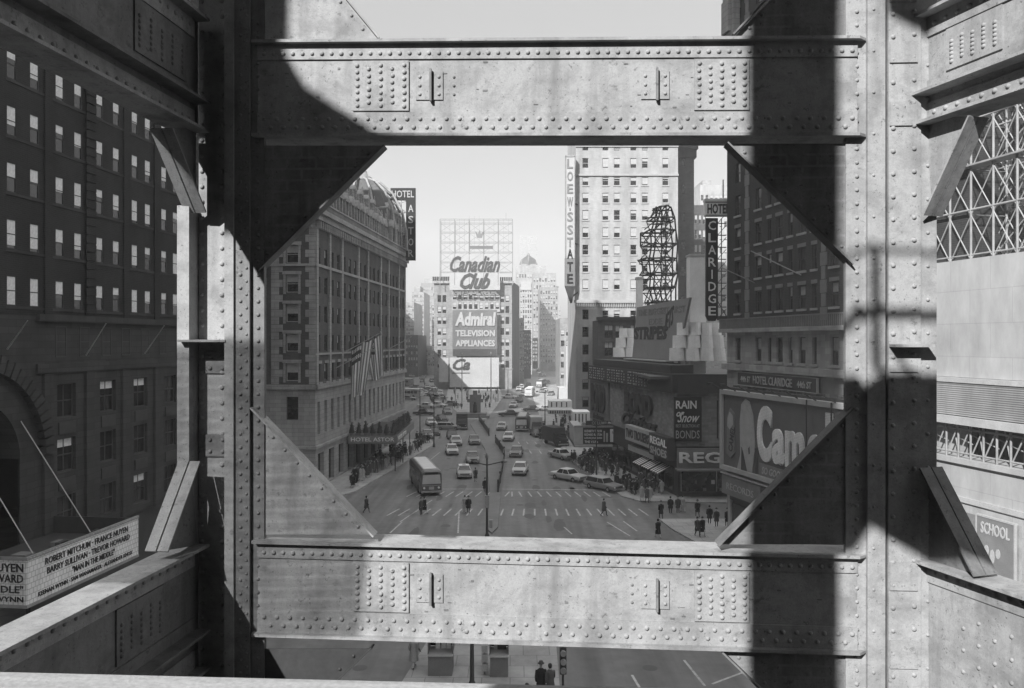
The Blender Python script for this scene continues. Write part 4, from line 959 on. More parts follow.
pbox(TM, 'figures', M_lt, (20.5*k, 22*k, -0.05, -0.004, 5*k, 16*k), (23*k, 25*k, -0.05, -0.004, 5*k, 14*k))
mb = MB()
for i in range(40): mb.dome((-8*k+i*1.18*k, -0.13, 1.3*k), (0, -1, 0), 0.07, n=5)
tag(mb.build('bulbs', M_wh, TM, local=True), kind='stuff')
pbox(TM, 'top_sign', M_dk, (3*k, 33*k, 0.3, 0.6, 21.6*k, 26*k)); textpart(TM, 'COLUMBIA', 9*k, 27*k, 22.3*k, 25.3*k, 0.296, M_lt, 0.03, 0.01)
# far canopies along the same pavement
for j, (px0, px1, pt, pb, Y, lab) in enumerate(((549, 572, 401, 408, 150, 'pale canopy along the far right pavement, beyond the letter board'), (548, 574, 410, 414, 137, 'thin bulb-edged canopy along the right pavement'), (573, 590, 412, 424, 133, 'white ribbed canopy front between the far canopies and the letter board'))):
    k = Y/FPX; t = thing('shop_canopy', lab, 'canopy', wp(px0, pb, Y), 0)
    pbox(t, 'fascia', M_wh if j != 1 else M_lt, (0, (px1-px0)*k, 0, 5, 0, (pb-pt)*k)); 
    for i in range(4 if j != 1 else 10): pbox(t, 'rib', M_dk, ((2+i*(px1-px0-3)/(4 if j != 1 else 10))*k, (3.2+i*(px1-px0-3)/(4 if j != 1 else 10))*k, -0.05, -0.003, 0.15*(pb-pt)*k, 0.85*(pb-pt)*k))
M_sgn0 = mat('stucco_white', 0.5, 0.42)
WS = thing('white_storefront', 'narrow bright white stepped building front at the far right kerb', 'building', corner(566, 190), 0); k = 190/FPX
pbox(WS, 'wall', M_sgn0, (0, 8*k, 0, 8, 0, CZ+(HY-346)*k)); pbox(WS, 'step', M_sgn0, (-7*k, 0, 0, 8, 0, CZ+(HY-388)*k)); pbox(WS, 'dark_panel', M_glass, (2.5*k, 6*k, -0.04, -0.003, CZ+(HY-378)*k, CZ+(HY-356)*k))

# ---- roof billboard, cascades and pylon on the clothier's roof
X0b = 21.8; 
RB = thing('roof_billboard', 'big grey painted billboard leaning over the store roof, between two white cascades', 'billboard', (21.8-tB*25, 92.3+25, 15.0), -math.pi/2+aB)
def rbx(px):  # along-board coordinate of a pixel column
    q = (px-CX)/FPX; t = (21.8-q*92.3)/(tB+q); return (25-t)*math.sqrt(1+tB*tB)
a_, b_ = rbx(637), rbx(689.6); c_, d_ = rbx(632), rbx(676)
mb = MB(); mb.prism([(c_, 0, 0.4), (d_, 0, 0.4), (b_, 0, 8.2), (a_, 0, 7.8)], (0, 0.3, 0)); mb.build('board', mat('billboard_grey', 0.27, 0.23, scale=0.5), RB, local=True)
textpart(RB, 'THE BIGGEST FIRST', a_+0.6, b_-1.2, 6.5, 7.4, -0.003, M_mid, 0.04, 0.02)
textpart(RB, 'EDDIE', a_+5, a_+10, 5.2, 6.0, -0.003, M_mid, 0.04, 0.0); textpart(RB, 'STRIPES', c_+1.0, d_-3, 3.2, 5.0, -0.003, M_dk, 0.04, 0.05, 0.1); textpart(RB, 'JETS', d_-4.2, d_-0.6, 3.2, 6.1, -0.003, M_dk, 0.05, 0.02, 0.5, slope=0.4)
pbox(RB, 'catwalk', M_lt, (c_-0.3, d_-0.4, -1.2, -0.3, 0.35, 0.5)); pbox(RB, 'lamp_trough', M_dk, (c_, d_+1, -0.6, 0.2, -0.5, 0.3))
mb = MB()
for i in range(8): x = c_+(d_-c_)*i/7; mb.tube((x, 0.35, 0), (x, 0.35, 7), 0.09, n=5); mb.tube((x, 3.5, 0), (x, 0.35, 6), 0.09, n=5)
mb.build('struts', M_rust, RB, local=True)
M_casc = mat('cascade_panel', 0.74, 0.6, scale=0.8, rough=0.6)
def cascade(label, tiers, Y, bulge):
    t = thing('white_cascade', label, 'roof display', wp((tiers[0][0]+tiers[0][1])/2, tiers[0][3], Y), 0)
    k = Y/FPX
    for j, (p0, p1, yt, yb, n) in enumerate(tiers):
        for i in range(n):
            a0, a1 = p0+(p1-p0)*i/n, p0+(p1-p0)*(i+1)/n
            x0, x1 = (a0-CX)*k, (a1-CX)*k; z0, z1 = CZ+(HY-yb)*k, CZ+(HY-yt)*k; w = x1-x0
            mb = MB(); prof = []
            f_ = (i+0.5)/n-0.5; yo = Y+abs(f_)*bulge+j*0.35
            N = 5
            pts = [(x0+0.03+(w-0.06)*q/N, yo-0.45*math.sin(math.pi*q/N), z0) for q in range(N+1)]+[(x1-0.03, yo+1.4, z0), (x0+0.03, yo+1.4, z0)]
            top = [(x0+w/2+(x-x0-w/2)*0.9, y+0.25, z1-0.03) for x, y, z in pts]
            m_ = len(pts); mb.add(pts+top, [tuple(range(m_-1, -1, -1)), tuple(range(m_, 2*m_))]+[(q, (q+1) % m_, m_+(q+1) % m_, m_+q) for q in range(m_)])
            mb.build('panel', M_casc, t)
    return t
cascade('large white stepped cascade of curved panels under the black vertical sign', [(673, 729, 348, 361, 4), (677, 728, 335, 348, 4), (682, 726, 322, 335, 4)], 96, 3)
cascade('smaller white stepped cascade at the left end of the roof billboard', [(614, 637, 347.5, 357, 2), (617, 637, 337.5, 347.5, 2), (621, 637, 328, 337.5, 2)], 121, 1)
pbox(BC, 'sign_truss', M_dk, (2, LB-1, -0.3, 2.5, zt+0.01, zt+1.0))
PY = thing('white_pylon', 'plain pale square pylon rising behind the large cascade', 'pylon', corner(690, 99)+Vector((0,0,14)), 0); k = 99/FPX
pbox(PY, 'shaft', M_casc, (0, 16*k, 0, 2, 0, 4+(HY-256)*k)); pbox(PY, 'cap', M_lt, (-0.1, 16*k+.1, -.1, 2.1, 4+(HY-256)*k, 4+(HY-254)*k))
PY2 = thing('small_pylon', 'slim pale pylon at the far end of the roof billboard', 'pylon', corner(637, 122)+Vector((0,0,14)), 0); k = 122/FPX
pbox(PY2, 'shaft', M_casc, (0, 6*k, 0, 1.2, 0, 4+(HY-279)*k)); pbox(PY2, 'cap', M_lt, (-0.1, 6*k+0.1, -0.1, 1.3, 4+(HY-279)*k, 4+(HY-277)*k))
# dark lattice sign tower
TW = thing('lattice_sign_tower', 'dark open steelwork tower of curved tiers standing against the pale tower', 'steel frame', corner(641, 132)+Vector((0,0,14)), 0); k = 132/FPX
mb = MB()
def bz(px, py, dy=0): return Vector(((px-CX)*k, 132+dy, CZ+(HY-py)*k))
rn = random.Random(9)
tiers = [(647, 674, 302), (641, 674, 288), (642, 676, 274), (640, 675, 259), (643, 676, 245), (643, 674, 231), (649, 673, 219), (655, 669, 208)]
for (a0, a1, y) in tiers:
    w_ = a1-a0; P = [bz(a0+w_*q/6, y+(2.5 if q in (0,) else 0)+rn.uniform(-0.5, 0.5), -2.2*math.sin(math.pi*(q+0.7)/8)) for q in range(7)]
    for q in range(6): mb.tube(P[q], P[q+1], 0.14, n=5)
    mb.tube(bz(a0-rn.uniform(0, 4), y+rn.uniform(-3, 6)), bz(a0+6, y-1, -1), 0.12, n=4); mb.tube(bz(a1-6, y), bz(a1+rn.uniform(0, 3), y-rn.uniform(-2, 4), 1), 0.1, n=4); mb.tube(bz(a0-1, y+5), bz(a1-6, y+6), 0.09, n=4)
    P3 = [bz(a0+w_*q/6, y, 2.5) for q in range(7)]; mb.tube(P3[0], P3[-1], 0.16, n=4)
    for q in (0, 2, 4, 6): mb.tube(P[q], P3[q], 0.12, n=4)
for (A, B) in zip(tiers[:-1], tiers[1:]):
    for q in range(0, 7, 2):
        for dy in (0, 2.5):
            p_ = bz(A[0]+(A[1]-A[0])*q/6, A[2], dy-1.4*(dy == 0)); r_ = bz(B[0]+(B[1]-B[0])*q/6, B[2], dy-1.4*(dy == 0))
            if q not in (0,) or rn.random() < 0.3: mb.tube(p_, r_, 0.13, n=4)
            if q < 6 and rn.random() < 0.7: mb.tube(p_, bz(B[0]+(B[1]-B[0])*(q+2)/6, B[2], dy), 0.09, n=4)
            if rn.random() < 0.4: mb.tube(r_, bz(A[0]+(A[1]-A[0])*min(6, q+2)/6, A[2], dy), 0.08, n=4)
for y in (210, 224, 262): mb.tube(bz(655, y), bz(676, y-3+rn.uniform(-2, 2), 3), 0.12, n=4)
for a0 in (648, 657, 667): mb.tube(bz(a0, 345), bz(a0, 300), 0.2, n=5)
mb.build('frame', M_rust, TW)

# ---- hotel at right, big cigarette sign
tC = 0.2025; aC = math.atan(tC); LC = 30*math.sqrt(1+tC*tC)
HC = thing('corner_hotel', 'dark red brick hotel with stone sills and balcony course, right of the square', 'hotel', (20.7, 77, 0), -math.pi/2+aC)
def hx(px, X0=20.7, Y0=77, t_=tC): q = (px-CX)/FPX; t = (q*Y0-X0)/(t_+q); return t*math.sqrt(1+t_*t_)
cpx = [738, 758.5, 769.5, 779.5, 790.5, 802, 814.5, 834.5, 852, 872, 892]; cx3 = [hx(p) for p in cpx]
wid = [0.5, 0.5, 0.3, 0.5, 0.3, 0.5, 0.3, 0.5, 0.3, 0.5, 0.3]
facade(HC, (0,0,0), 0, LC, 19.0, 52, [(x-w, x+w) for x, w in zip(cx3, wid)], [(20.6+3.05*i, 22.45+3.05*i) for i in range(10)], M_cbrick, depth=0.25, kinds=(0, 0.4, 0), fr=M_frame)
facade(HC, (0,0,0), 0, LC, 0, 19.0, [(x-w, x+w) for x, w in zip(cx3, wid)], [(16.2, 18.3)], M_grayw, depth=0.3, kinds=(0, 0.5), fr=M_frame)
for i, (x, w) in enumerate(zip(cx3[:9], wid)):
    for z in (16.0, 20.4, 23.45, 26.5, 29.55): pbox(HC, 'sill', M_whitet, (x-w-0.15, x+w+0.15, -0.14, -0.004, z, z+0.18))
    if w > 0.4 or True:
        pbox(HC, 'lintel', M_mid, (x-w-0.1, x+w+0.1, -0.06, -0.003, 22.5, 22.8), (x-w-0.1, x+w+0.1, -0.06, -0.003, 25.55, 25.85), (x-w-0.1, x+w+0.1, -0.06, -0.003, 28.6, 28.9))
for px in (747.5, 824): 
    x = hx(px); mb = MB()
    for q in range(30): w = 0.28 if q % 2 else 0.42; mb.box(x-w, x+w, -0.08, -0.003, 19.6+q*1.05, 20.6+q*1.05)
    tag(mb.build('quoins', M_mid, HC, local=True), kind='stuff')
pbox(HC, 'balcony_course', M_grayw, (-0.4, LC, -0.7, -0.003, 18.8, 19.15), (-0.2, LC, -0.5, -0.004, 15.3, 15.85))
mb = MB()
for i in range(120): mb.box(-0.3+i*0.25, -0.22+i*0.25, -0.66, -0.58, 19.15, 20.0)
mb.box(-0.35, LC, -0.68, -0.56, 20.0, 20.1); tag(mb.build('balustrade', M_mid, HC, local=True), kind='stuff')
pbox(HC, 'cornice', M_astors, (-0.3, LC, -0.5, 0.5, 51, 52.4), (-0.4, LC, -0.6, 0.5, 52.4, 53)); pbox(HC, 'attic_oriel', M_astors, (0.5, 2.6, -0.7, -0.01, 46, 50.9), (0.8, 2.2, -1.0, -0.71, 47, 50))
mb = MB(); mb.add([(0,0,0),(0,22,0),(LC,22,0),(0,0,52),(0,22,52),(LC,22,52),(LC,0,52),(LC,0,0)], [(0,3,4,1),(1,4,5,2),(3,6,5,4),(2,5,6,7)]); mb.build('rear_walls', M_cbrick, HC, local=True, recalc=False)
a_, b_ = hx(741), hx(820.5)
pbox(HC, 'name_board', M_dk, (a_, b_, -0.35, -0.005, 14.0, 15.1)); pbox(HC, 'name_board_frame', M_lt, (a_-0.1, b_+0.1, -0.37, -0.2, 15.1, 15.18), (a_-0.1, b_+0.1, -0.37, -0.2, 13.92, 14.0), (a_-0.1, a_, -0.37, -0.2, 14.0, 15.1), (b_, b_+0.1, -0.37, -0.2, 14.0, 15.1))
Lb = b_-a_
textpart(HC, '44th ST', a_+0.05*Lb, a_+0.19*Lb, 14.25, 14.8, -0.353, M_lt, 0.05, 0.01); textpart(HC, 'HOTEL CLARIDGE', a_+0.23*Lb, a_+0.73*Lb, 14.2, 14.92, -0.353, M_lt, 0.05, 0.01); textpart(HC, '44th ST', a_+0.79*Lb, a_+0.95*Lb, 14.25, 14.8, -0.353, M_lt, 0.05, 0.01)
# blade sign
CS = thing('hotel_blade_sign', 'black vertical sign beneath a pale box, at the corner of the right hotel', 'sign', wp(712, 321, 78), 0); k = 78/FPX
mb = MB(); mb.prism([(-6*k, 0, 5*k), (-3.5*k, 0, 0), (3.5*k, 0, 0), (6*k, 0, 5*k), (6*k, 0, 103*k), (-6*k, 0, 103*k)], (0, 0.35, 0)); mb.build('sign_box', M_blk, CS, local=True)
for i, ch in enumerate('CLARIDGE'): textpart(CS, ch, -3.7*k if ch != 'I' else -0.6*k, 3.9*k if ch != 'I' else 0.6*k, (91-12.2*i)*k, (100-12.2*i)*k, -0.004, M_wh, 0.05, 0.01)
pbox(CS, 'name_box', M_wh, (-7*k, 19*k, -0.15, 0.6, 105*k, 121*k), (-7.5*k, 19.5*k, -0.2, 0.65, 119.5*k, 122*k)); textpart(CS, 'HOTEL', -5*k, 17*k, 107*k, 117*k, -0.153, M_dk, 0.05, 0.03)
pbox(CS, 'name_box_rim', M_mid, (-7*k, 19*k, -0.19, -0.16, 105*k, 106*k), (-7*k, 19*k, -0.19, -0.16, 118*k, 119*k))
mb = MB()
for z in range(0, 100, 12): mb.tube((6*k, 0.2, (z+2)*k), (15*k, 0.3, (z+2)*k), 0.05, n=5); mb.tube((6*k, 0.2, (z+2)*k), (15*k, 0.3, (z+12)*k), 0.035, n=5)
mb.tube((10*k, 0.2, 0), (10*k, 0.2, 103*k), 0.05, n=5); mb.tube((6*k, 0.2, 20*k), (26*k, 1, -10*k), 0.05, n=5); mb.box(6*k, 16*k, -0.2, 0.4, 1*k, 5*k); mb.tube((12*k, .3, 122*k), (12*k, .3, 142*k), 0.06, n=5)
mb.build('support_frame', M_rust, CS, local=True)
for j, (a, b, c, d) in enumerate(((751, 251, 801, 275), (720, 267, 755, 283))):
    mb = MB(); mb.tube(wp(a, b, 68), wp(c, d, 63 if j == 0 else 70), 0.05, n=5); tag(mb.build('stay_pole', M_galv), 'thin pale pole slanting across the dark hotel wall' if j == 0 else 'thin pole running from the black vertical sign to the right hotel', 'pole')

tS = 0.2525; aS = math.atan(tS); LSg = 18.2*math.sqrt(1+tS*tS)
CG = thing('painted_sign', 'big framed cigarette sign with huge white letters, a pale figure and a pack', 'sign', (19.16, 73, 6.5), -math.pi/2+aS)
pbox(CG, 'board', mat('camel_grey', 0.13, 0.10, scale=0.6), (0.35, LSg-0.35, 0, 0.3, 0.3, 6.7))
pbox(CG, 'frame_moulding', M_lt, (0, LSg, -0.25, 0.35, 6.7, 7.1), (0, LSg, -0.25, 0.35, -0.1, 0.3), (0, 0.35, -0.25, 0.35, 0.3, 6.7)); pbox(CG, 'end_pilaster', M_lt, (LSg-1.0, LSg, -0.45, 0.34, 0.3, 6.7))
for i in range(4): pbox(CG, 'flute', M_wh, (LSg-0.93+i*0.23, LSg-0.8+i*0.23, -0.5, -0.46, 0.4, 6.6))
def cx4(px): return hx(px, 19.16, 73, tS)
c_dots = brickmat('bulb_studded_white', 0.9, 0.5, 0.12, 0.12, v2=0.8, msize=0.012)
textpart(CG, 'C', cx4(758.5), cx4(772.5), 1.55, 6.15, -0.003, c_dots, 0.15, 0.05, res=8)
for ch, p0, p1, zt_ in (('a', 773.5, 785.5, 4.45), ('m', 786.5, 805, 4.5), ('e', 808.5, 823.5, 4.55), ('l', 827, 833.5, 6.3)):
    textpart(CG, ch, cx4(p0), cx4(p1), 1.6, zt_, -0.003, c_dots, 0.15, 0.035, res=8)
def outline(name, m, pts, y, th):
    mb = MB(); mb.prism([(cx4(px), y, z) for px, z in pts], (0, -th, 0)); return mb.build(name, m, CG, local=True)
outline('figure', M_lt, [(738, 0.35), (741, 1.6), (740.5, 4.5), (742, 6.0), (746, 6.5), (750, 6.3), (753.5, 5.2), (755, 3.6), (755.5, 2.2), (754, 1.5), (752.5, 0.35)], -0.003, 0.08)
outline('figure_coat', M_dk, [(742, 0.31), (742.5, 2.3), (744, 1.9), (748, 0.31)], -0.09, 0.02); outline('figure_sleeve', M_dk, [(754.5, 2.4), (759, 2.6), (757.5, 0.4), (755.8, 0.31)], -0.012, 0.06)
outline('face_mark', M_dk, [(749, 2.3), (750.5, 2.5), (750.8, 1.9), (749.6, 1.8)], -0.086, 0.01)
outline('pack', M_mid, [(727.5, 1.4), (731.5, 1.1), (735.5, 1.6), (735, 5.1), (731, 5.5), (728.5, 4.8)], -0.003, 0.12)
t = textpart(CG, 'CAMEL', 0, 2.3, 0, 0.7, 0, M_blk, 0.02, 0.02); t.rotation_euler = (0, R(-78), 0); t.location = (cx4(733.5), -0.126, 1.6)
outline('pack_emblem', M_lt, [(728.7, 3.9), (731, 3.6), (734.2, 4.1), (733.9, 4.9), (731, 5.2), (729, 4.6)], -0.125, 0.02)
outline('caption_panel', M_mid, [(760, 1.35), (800, 1.2), (800, 0.35), (760, 0.35)], -0.003, 0.1); textpart(CG, 'SO GOOD', cx4(763), cx4(785), 0.5, 1.1, -0.105, M_lt, 0.02, 0.02, 0.2)
pbox(CG, 'backing_frame', M_dk, (0.1, LSg, 0.36, 0.9, -0.1, 7.3)); 
mb = MB()
for i in range(9): mb.tube((i*2.3+0.5, -0.2, 7.1), (i*2.3+0.5, -1.4, 7.7), 0.05, n=5); mb.box(i*2.3+0.2, i*2.3+0.8, -1.6, -1.3, 7.6, 7.75)
mb.build('lamp_arms', M_dk, CG, local=True)
for px in (810, 835): mb = MB(); mb.tube((cx4(px), -0.3, 1.2), (cx4(px), -0.3, 7.1), 0.06, n=5); mb.build('ladder_rail', M_blk, CG, local=True)
# shops under the sign
SH = thing('corner_shops', 'low shop fronts with small signs beneath the cigarette sign', 'shop', (19.5, 73, 0), -math.pi/2+aS)
pbox(SH, 'wall', M_dk, (0.2, 22, 0.3, 1, 0, 6.4), (0.2, 0.4, 1, 8, 0, 6.4)); pbox(SH, 'sign_band', M_mid, (0, 6.5, -0.4, 0.29, 4.2, 5.9)); pbox(SH, 'sign_panel', M_dk, (6.6, 14, -0.5, 0.28, 3.6, 5.9)); 
textpart(SH, 'RECORDS', 0.9, 5.4, 4.7, 5.3, -0.403, M_lt, 0.03, 0.0); textpart(SH, 'CANDY', 7, 11, 4.8, 5.6, -0.503, M_wh, 0.04, 0.02); textpart(SH, 'BETTER', 7, 11, 3.8, 4.5, -0.503, M_wh, 0.04, 0.02)
pbox(SH, 'cornice', M_lt, (-0.1, 22, -0.5, 0.2, 6.0, 6.15)); pbox(SH, 'display_window', M_glass, (0.8, 5, 0.2, 0.29, 0.6, 3.4), (5.6, 10, 0.2, 0.29, 0.6, 3.4)); pbox(SH, 'pier', M_lt, (5.1, 5.5, 0.1, 0.29, 0, 3.6), (0.2, 0.7, 0.1, 0.29, 0, 3.6))

# ---- far right: billboard lattice over pale wall
tR = 0.2; aR = math.atan(tR)
RR = thing('pale_wall_building', 'pale concrete building with louvre band and truss parapet at the right edge', 'building', (35.3-tR*56, 56, 0), -math.pi/2+aR)
LR = 20
pbox(RR, 'upper_wall', M_conc, (0, LR, 0, 0.5, 15.9, 22.7)); pbox(RR, 'louvre_band', brickmat('louvres', 0.3, 0.12, 40, 0.12, v2=0.28, msize=0.03), (0, LR, -0.25, 0.5, 13.7, 15.6)); pbox(RR, 'rim', M_lt, (0, LR, -0.32, 0.5, 15.6, 15.88), (0, LR, -0.5, 0.5, 13.2, 13.65))
pbox(RR, 'dark_loft', M_blk, (0, LR, 1.5, 1.7, 11.2, 13.2)); pbox(RR, 'ledge', M_conc, (0, LR, -0.2, 1.49, 10.9, 11.2)); pbox(RR, 'stone_wall', M_conc, (0, LR, 0.0, 0.5, 0, 10.89)); pbox(RR, 'base_course', M_lt, (0, LR, -0.12, -0.003, 8.7, 9.0), (0, LR, -0.06, -0.004, 0, 4.6))
mb = MB()
for i in range(22):
    x = i*0.95; mb.tube((x, 0.1, 11.2), (x, 0.1, 13.2), 0.07, n=5); mb.tube((x, 0.1, 11.3), (x+0.95, 0.1, 13.1), 0.05, n=4)
    if i % 2: mb.tube((x, 0.6, 13.1), (x+0.9, 0.2, 11.3), 0.05, n=4); mb.tube((x-.4, 0.2, 12.7), (x+1.5, 0.6, 12.0), 0.04, n=4)
mb.tube((0, 0.1, 12.9), (LR, 0.1, 12.9), 0.06, n=5); mb.tube((0, 0.1, 11.5), (LR, 0.1, 11.5), 0.06, n=5)
mb.build('truss_parapet', M_galv, RR, local=True)
mb = MB(); mb.add([(0,0.5,0),(0,14,0),(LR,14,0),(LR,0.5,0),(0,0.5,22.7),(0,14,22.7),(LR,14,22.7),(LR,0.5,22.7)], [(0,4,5,1),(1,5,6,2),(2,6,7,3),(4,7,6,5)]); mb.build('rear_walls', M_conc, RR, local=True, recalc=False)
def rx(px): q = (px-CX)/FPX; X0 = 35.3-tR*56; t = (q*56-X0)/(tR+q); return t*math.sqrt(1+tR*tR)
SS = thing('school_sign', 'dark painted panel headed SCHOOL, low on the pale wall at the right edge', 'sign', (35.3-tR*56, 56, 0), -math.pi/2+aR)
a_, b_ = rx(981.5), rx(1019)
pbox(SS, 'panel', M_mid, (a_, b_, -0.3, -0.13, 5.0, 8.25)); pbox(SS, 'frame', M_lt, (a_-0.08, b_+0.08, -0.33, -0.14, 8.25, 8.35), (a_-0.08, a_, -0.33, -0.14, 5, 8.25), (b_, b_+0.08, -0.33, -0.14, 5, 8.25), (a_-0.08, b_+0.08, -0.33, -0.14, 4.9, 5.0))
textpart(SS, 'SCHOOL', a_+0.3, b_-0.3, 7.35, 8.0, -0.303, M_sgnw, 0.03, 0.02)
for i in range(4): mb = MB(); mb.prism([(a_+0.3+0.4*i+0.16*math.cos(g_), -0.3, 6.2+0.25*(i % 2)+0.45*math.sin(g_)*(1-0.3*i % 0.5)) for g_ in [q*0.7 for q in range(9)]], (0, -0.02, 0)); mb.build('painted_figure', M_sgnw, SS, local=True)
pbox(SS, 'left_panel', M_mid, (a_-1.2, a_-0.25, -0.3, -0.13, 5.0, 8.2)); pbox(SS, 'left_panel_motif', M_wh, (a_-1.0, a_-0.4, -0.32, -0.301, 5.6, 7.6)); pbox(SS, 'post', M_galv, (b_+0.2, b_+0.32, -0.3, -0.14, 0, 8.3))
BL = thing('billboard_lattice', 'open steel lattice of a large billboard standing above the pale wall', 'steel frame', (35.3-tR*56, 56, 22.7), -math.pi/2+aR)
rnd = random.Random(5); mb = MB()
for y in (0.6, 3.0):
    for i in range(12):
        x = i*1.65; mb.tube((x, y, 0), (x, y, 16), 0.075, n=5)
        for j in range(6):
            z = j*2.6; mb.tube((x, y, z), (x+1.65, y, z+2.6), 0.04, n=4); mb.tube((x+1.65, y, z), (x, y, z+2.6), 0.04, n=4)
            mb.tube((x, 0.6, z), (x, 3.0, z+2.6 if i % 2 else z), 0.045, n=4)
    for j in range(7): mb.tube((0, y, j*2.6+0.3), (LR, y, j*2.6+0.3), 0.075 if j % 2 else 0.05, n=5)
for i in range(0, 12, 3): mb.tube((i*1.65, 3, 13), (i*1.65, 9, 0), 0.09, n=5)
mb.box(0, LR, 0.3, 1.3, 5.4, 5.5); mb.build('frame', M_galv, BL, local=True)

# ================================================================ centre: double-sided sign block and skyline
CB = thing('sign_block_building', 'narrow hotel block at the head of the square, covered by stacked advertising signs', 'building', corner(434, 300), 0); k = 300/FPX
def cxx(px): return (px-434)*k
def cz(py): return CZ+(HY-py)*k
ws = [(cxx(p), cxx(p)+1.4) for p in (437.5, 442.5, 500.5, 505.5)]
facade(CB, (0, 0, 0), 0, cxx(512), 0, cz(281), ws, [(8+4.1*i, 10.6+4.1*i) for i in range(7)], M_midw, depth=0.3, near=False, kinds=(0.5, 0.8, 0.0))
facade(CB, (cxx(452), -0.5, 0), 0, cxx(500)-cxx(452), cz(312), cz(290), grid(0, cxx(500)-cxx(452), 9, 1.3), [(cz(309), cz(302)), (cz(299.5), cz(292))], M_grayw, near=False, kinds=(0.7, 0.9, 0.3))
mb = MB(); W_ = cxx(512); H_ = cz(281); mb.add([(0,0,0),(1,30,0),(W_+3,30,0),(W_,0,0),(0,0,H_),(1,30,H_),(W_+3,30,H_),(W_,0,H_)], [(0,4,5,1),(1,5,6,2),(2,6,7,3),(4,7,6,5)]); mb.build('rear_walls', M_darkw, CB, local=True, recalc=False)
for i in range(8): mb = MB(); mb.box(-0.5+i*0.8, 0.1+i*0.8, -0.6, 0.4, H_, H_+1.6); mb.box(W_-i*0.8-0.6, W_-i*0.8, -0.6, 0.4, H_, H_+1.4); mb.build('parapet_crest', M_dstone, CB, local=True)
pbox(CB, 'cornice', M_grayw, (-0.7, W_+0.7, -0.9, 0.5, H_-0.9, H_))
rnd = random.Random(11)
BS = thing('billboard_stack', 'stack of big signs: script board, then block lettered board, then blank pale board', 'sign', corner(434, 297), 0); k = 297/FPX
def bx_(px): return (px-434)*k
M_sgn = mat('sign_white', 0.40, 0.33, scale=0.2); M_sgm = mat('sign_grey', 0.15, 0.11, scale=0.2); M_let = mat('sign_letter_white', 0.38, 0.32); M_sgl = mat('sign_letter', 0.06, 0.04)
pbox(BS, 'upper_board', M_sgn, (bx_(449.5), bx_(500), 0, 0.8, cz(290), cz(254)))
textpart(BS, 'Canadian', bx_(450), bx_(500), cz(272), cz(256), -0.005, M_sgl, 0.3, 0.02, 0.45); textpart(BS, 'Club', bx_(460), bx_(490), cz(289), cz(273), -0.005, M_sgl, 0.3, 0.03, 0.5)
mb = MB()
for i in range(60):
    for j in range(3):
        if rnd.random() < 0.75: x = bx_(452+i*0.78); mb.box(x, x+0.2, -0.1, 0.1, cz(292.5+j*1.3), cz(292.5+j*1.3)+0.3)
tag(mb.build('bulb_strip', M_sgn, BS, local=True), kind='stuff')
pbox(BS, 'middle_board', M_sgm, (bx_(452.5), bx_(497), 0, 0.8, cz(356), cz(310))); pbox(BS, 'middle_board_foot', M_dk, (bx_(453), bx_(496.5), -0.05, 0.75, cz(356.2), cz(349)))
textpart(BS, 'Admiral', bx_(455), bx_(496), cz(326), cz(312), -0.005, M_let, 0.3, 0.05, 0.15); textpart(BS, 'TELEVISION', bx_(455.5), bx_(495), cz(336.5), cz(330), -0.005, M_let, 0.25, 0.04); textpart(BS, 'APPLIANCES', bx_(455.5), bx_(495), cz(346.5), cz(340), -0.005, M_let, 0.25, 0.04)
pbox(BS, 'lower_board', M_sgn, (bx_(450), bx_(499), -1, -0.4, cz(387), cz(357.5))); textpart(BS, 'Ca', bx_(453), bx_(470), cz(370), cz(358.5), -1.005, M_sgl, 0.2, 0.03, 0.4); pbox(BS, 'lower_board_rule', M_sgl, (bx_(452), bx_(470), -1.03, -1.004, cz(373.5), cz(372.5)))
pbox(BS, 'left_board', M_sgn, (bx_(439), bx_(448.5), -0.5, 0.2, cz(382), cz(358))); pbox(BS, 'base', M_dk, (bx_(449), bx_(500), -0.2, 3, 0, cz(387.2)))
mb = MB()
for px in (440, 454.5, 469, 483.5, 498, 512.5):
    for y in (0, 4): mb.tube((bx_(px), y, cz(285)), (bx_(px), y, cz(219)), 0.16, n=5)
for py in (219, 223, 232, 242, 252, 262, 272):
    mb.tube((bx_(440), 0, cz(py)), (bx_(512.5), 0, cz(py)), 0.11, n=4); mb.tube((bx_(440), 4, cz(py)), (bx_(512.5), 4, cz(py)), 0.07, n=4)
for i, px in enumerate((440, 454.5, 469, 483.5, 498)):
    for j in range(5):
        a, b_ = 232+10*j, 222+10*j; mb.tube((bx_(px), 0, cz(a)), (bx_(px+14.5), 0, cz(b_)), 0.06, n=4); mb.tube((bx_(px), 4, cz(b_)), (bx_(px+14.5), 4, cz(a)), 0.05, n=4)
for q in range(1, 15): mb.tube((bx_(440+q*4.9), 0.1, cz(219 if q not in (6, 7, 8) else 216)), (bx_(440+q*4.9), 0.1, cz(252)), 0.035, n=4)
mb.tube((bx_(506), 2, cz(219)), (bx_(506), 2, cz(212)), 0.06, n=4)
mb.build('scaffold_frame', M_galv, BS, local=True)
pbox(BS, 'small_board', M_sgm, (bx_(469), bx_(493), -0.3, -0.1, cz(249), cz(246))); 
mb = MB(); mb.prism([(bx_(475), -0.3, cz(231)), (bx_(477), -0.3, cz(238)), (bx_(482), -0.3, cz(238)), (bx_(484), -0.3, cz(231)), (bx_(481), -0.3, cz(234)), (bx_(479.5), -0.3, cz(230)), (bx_(478), -0.3, cz(234))], (0, 0.15, 0)); mb.build('crown_emblem', M_mid, BS, local=True)

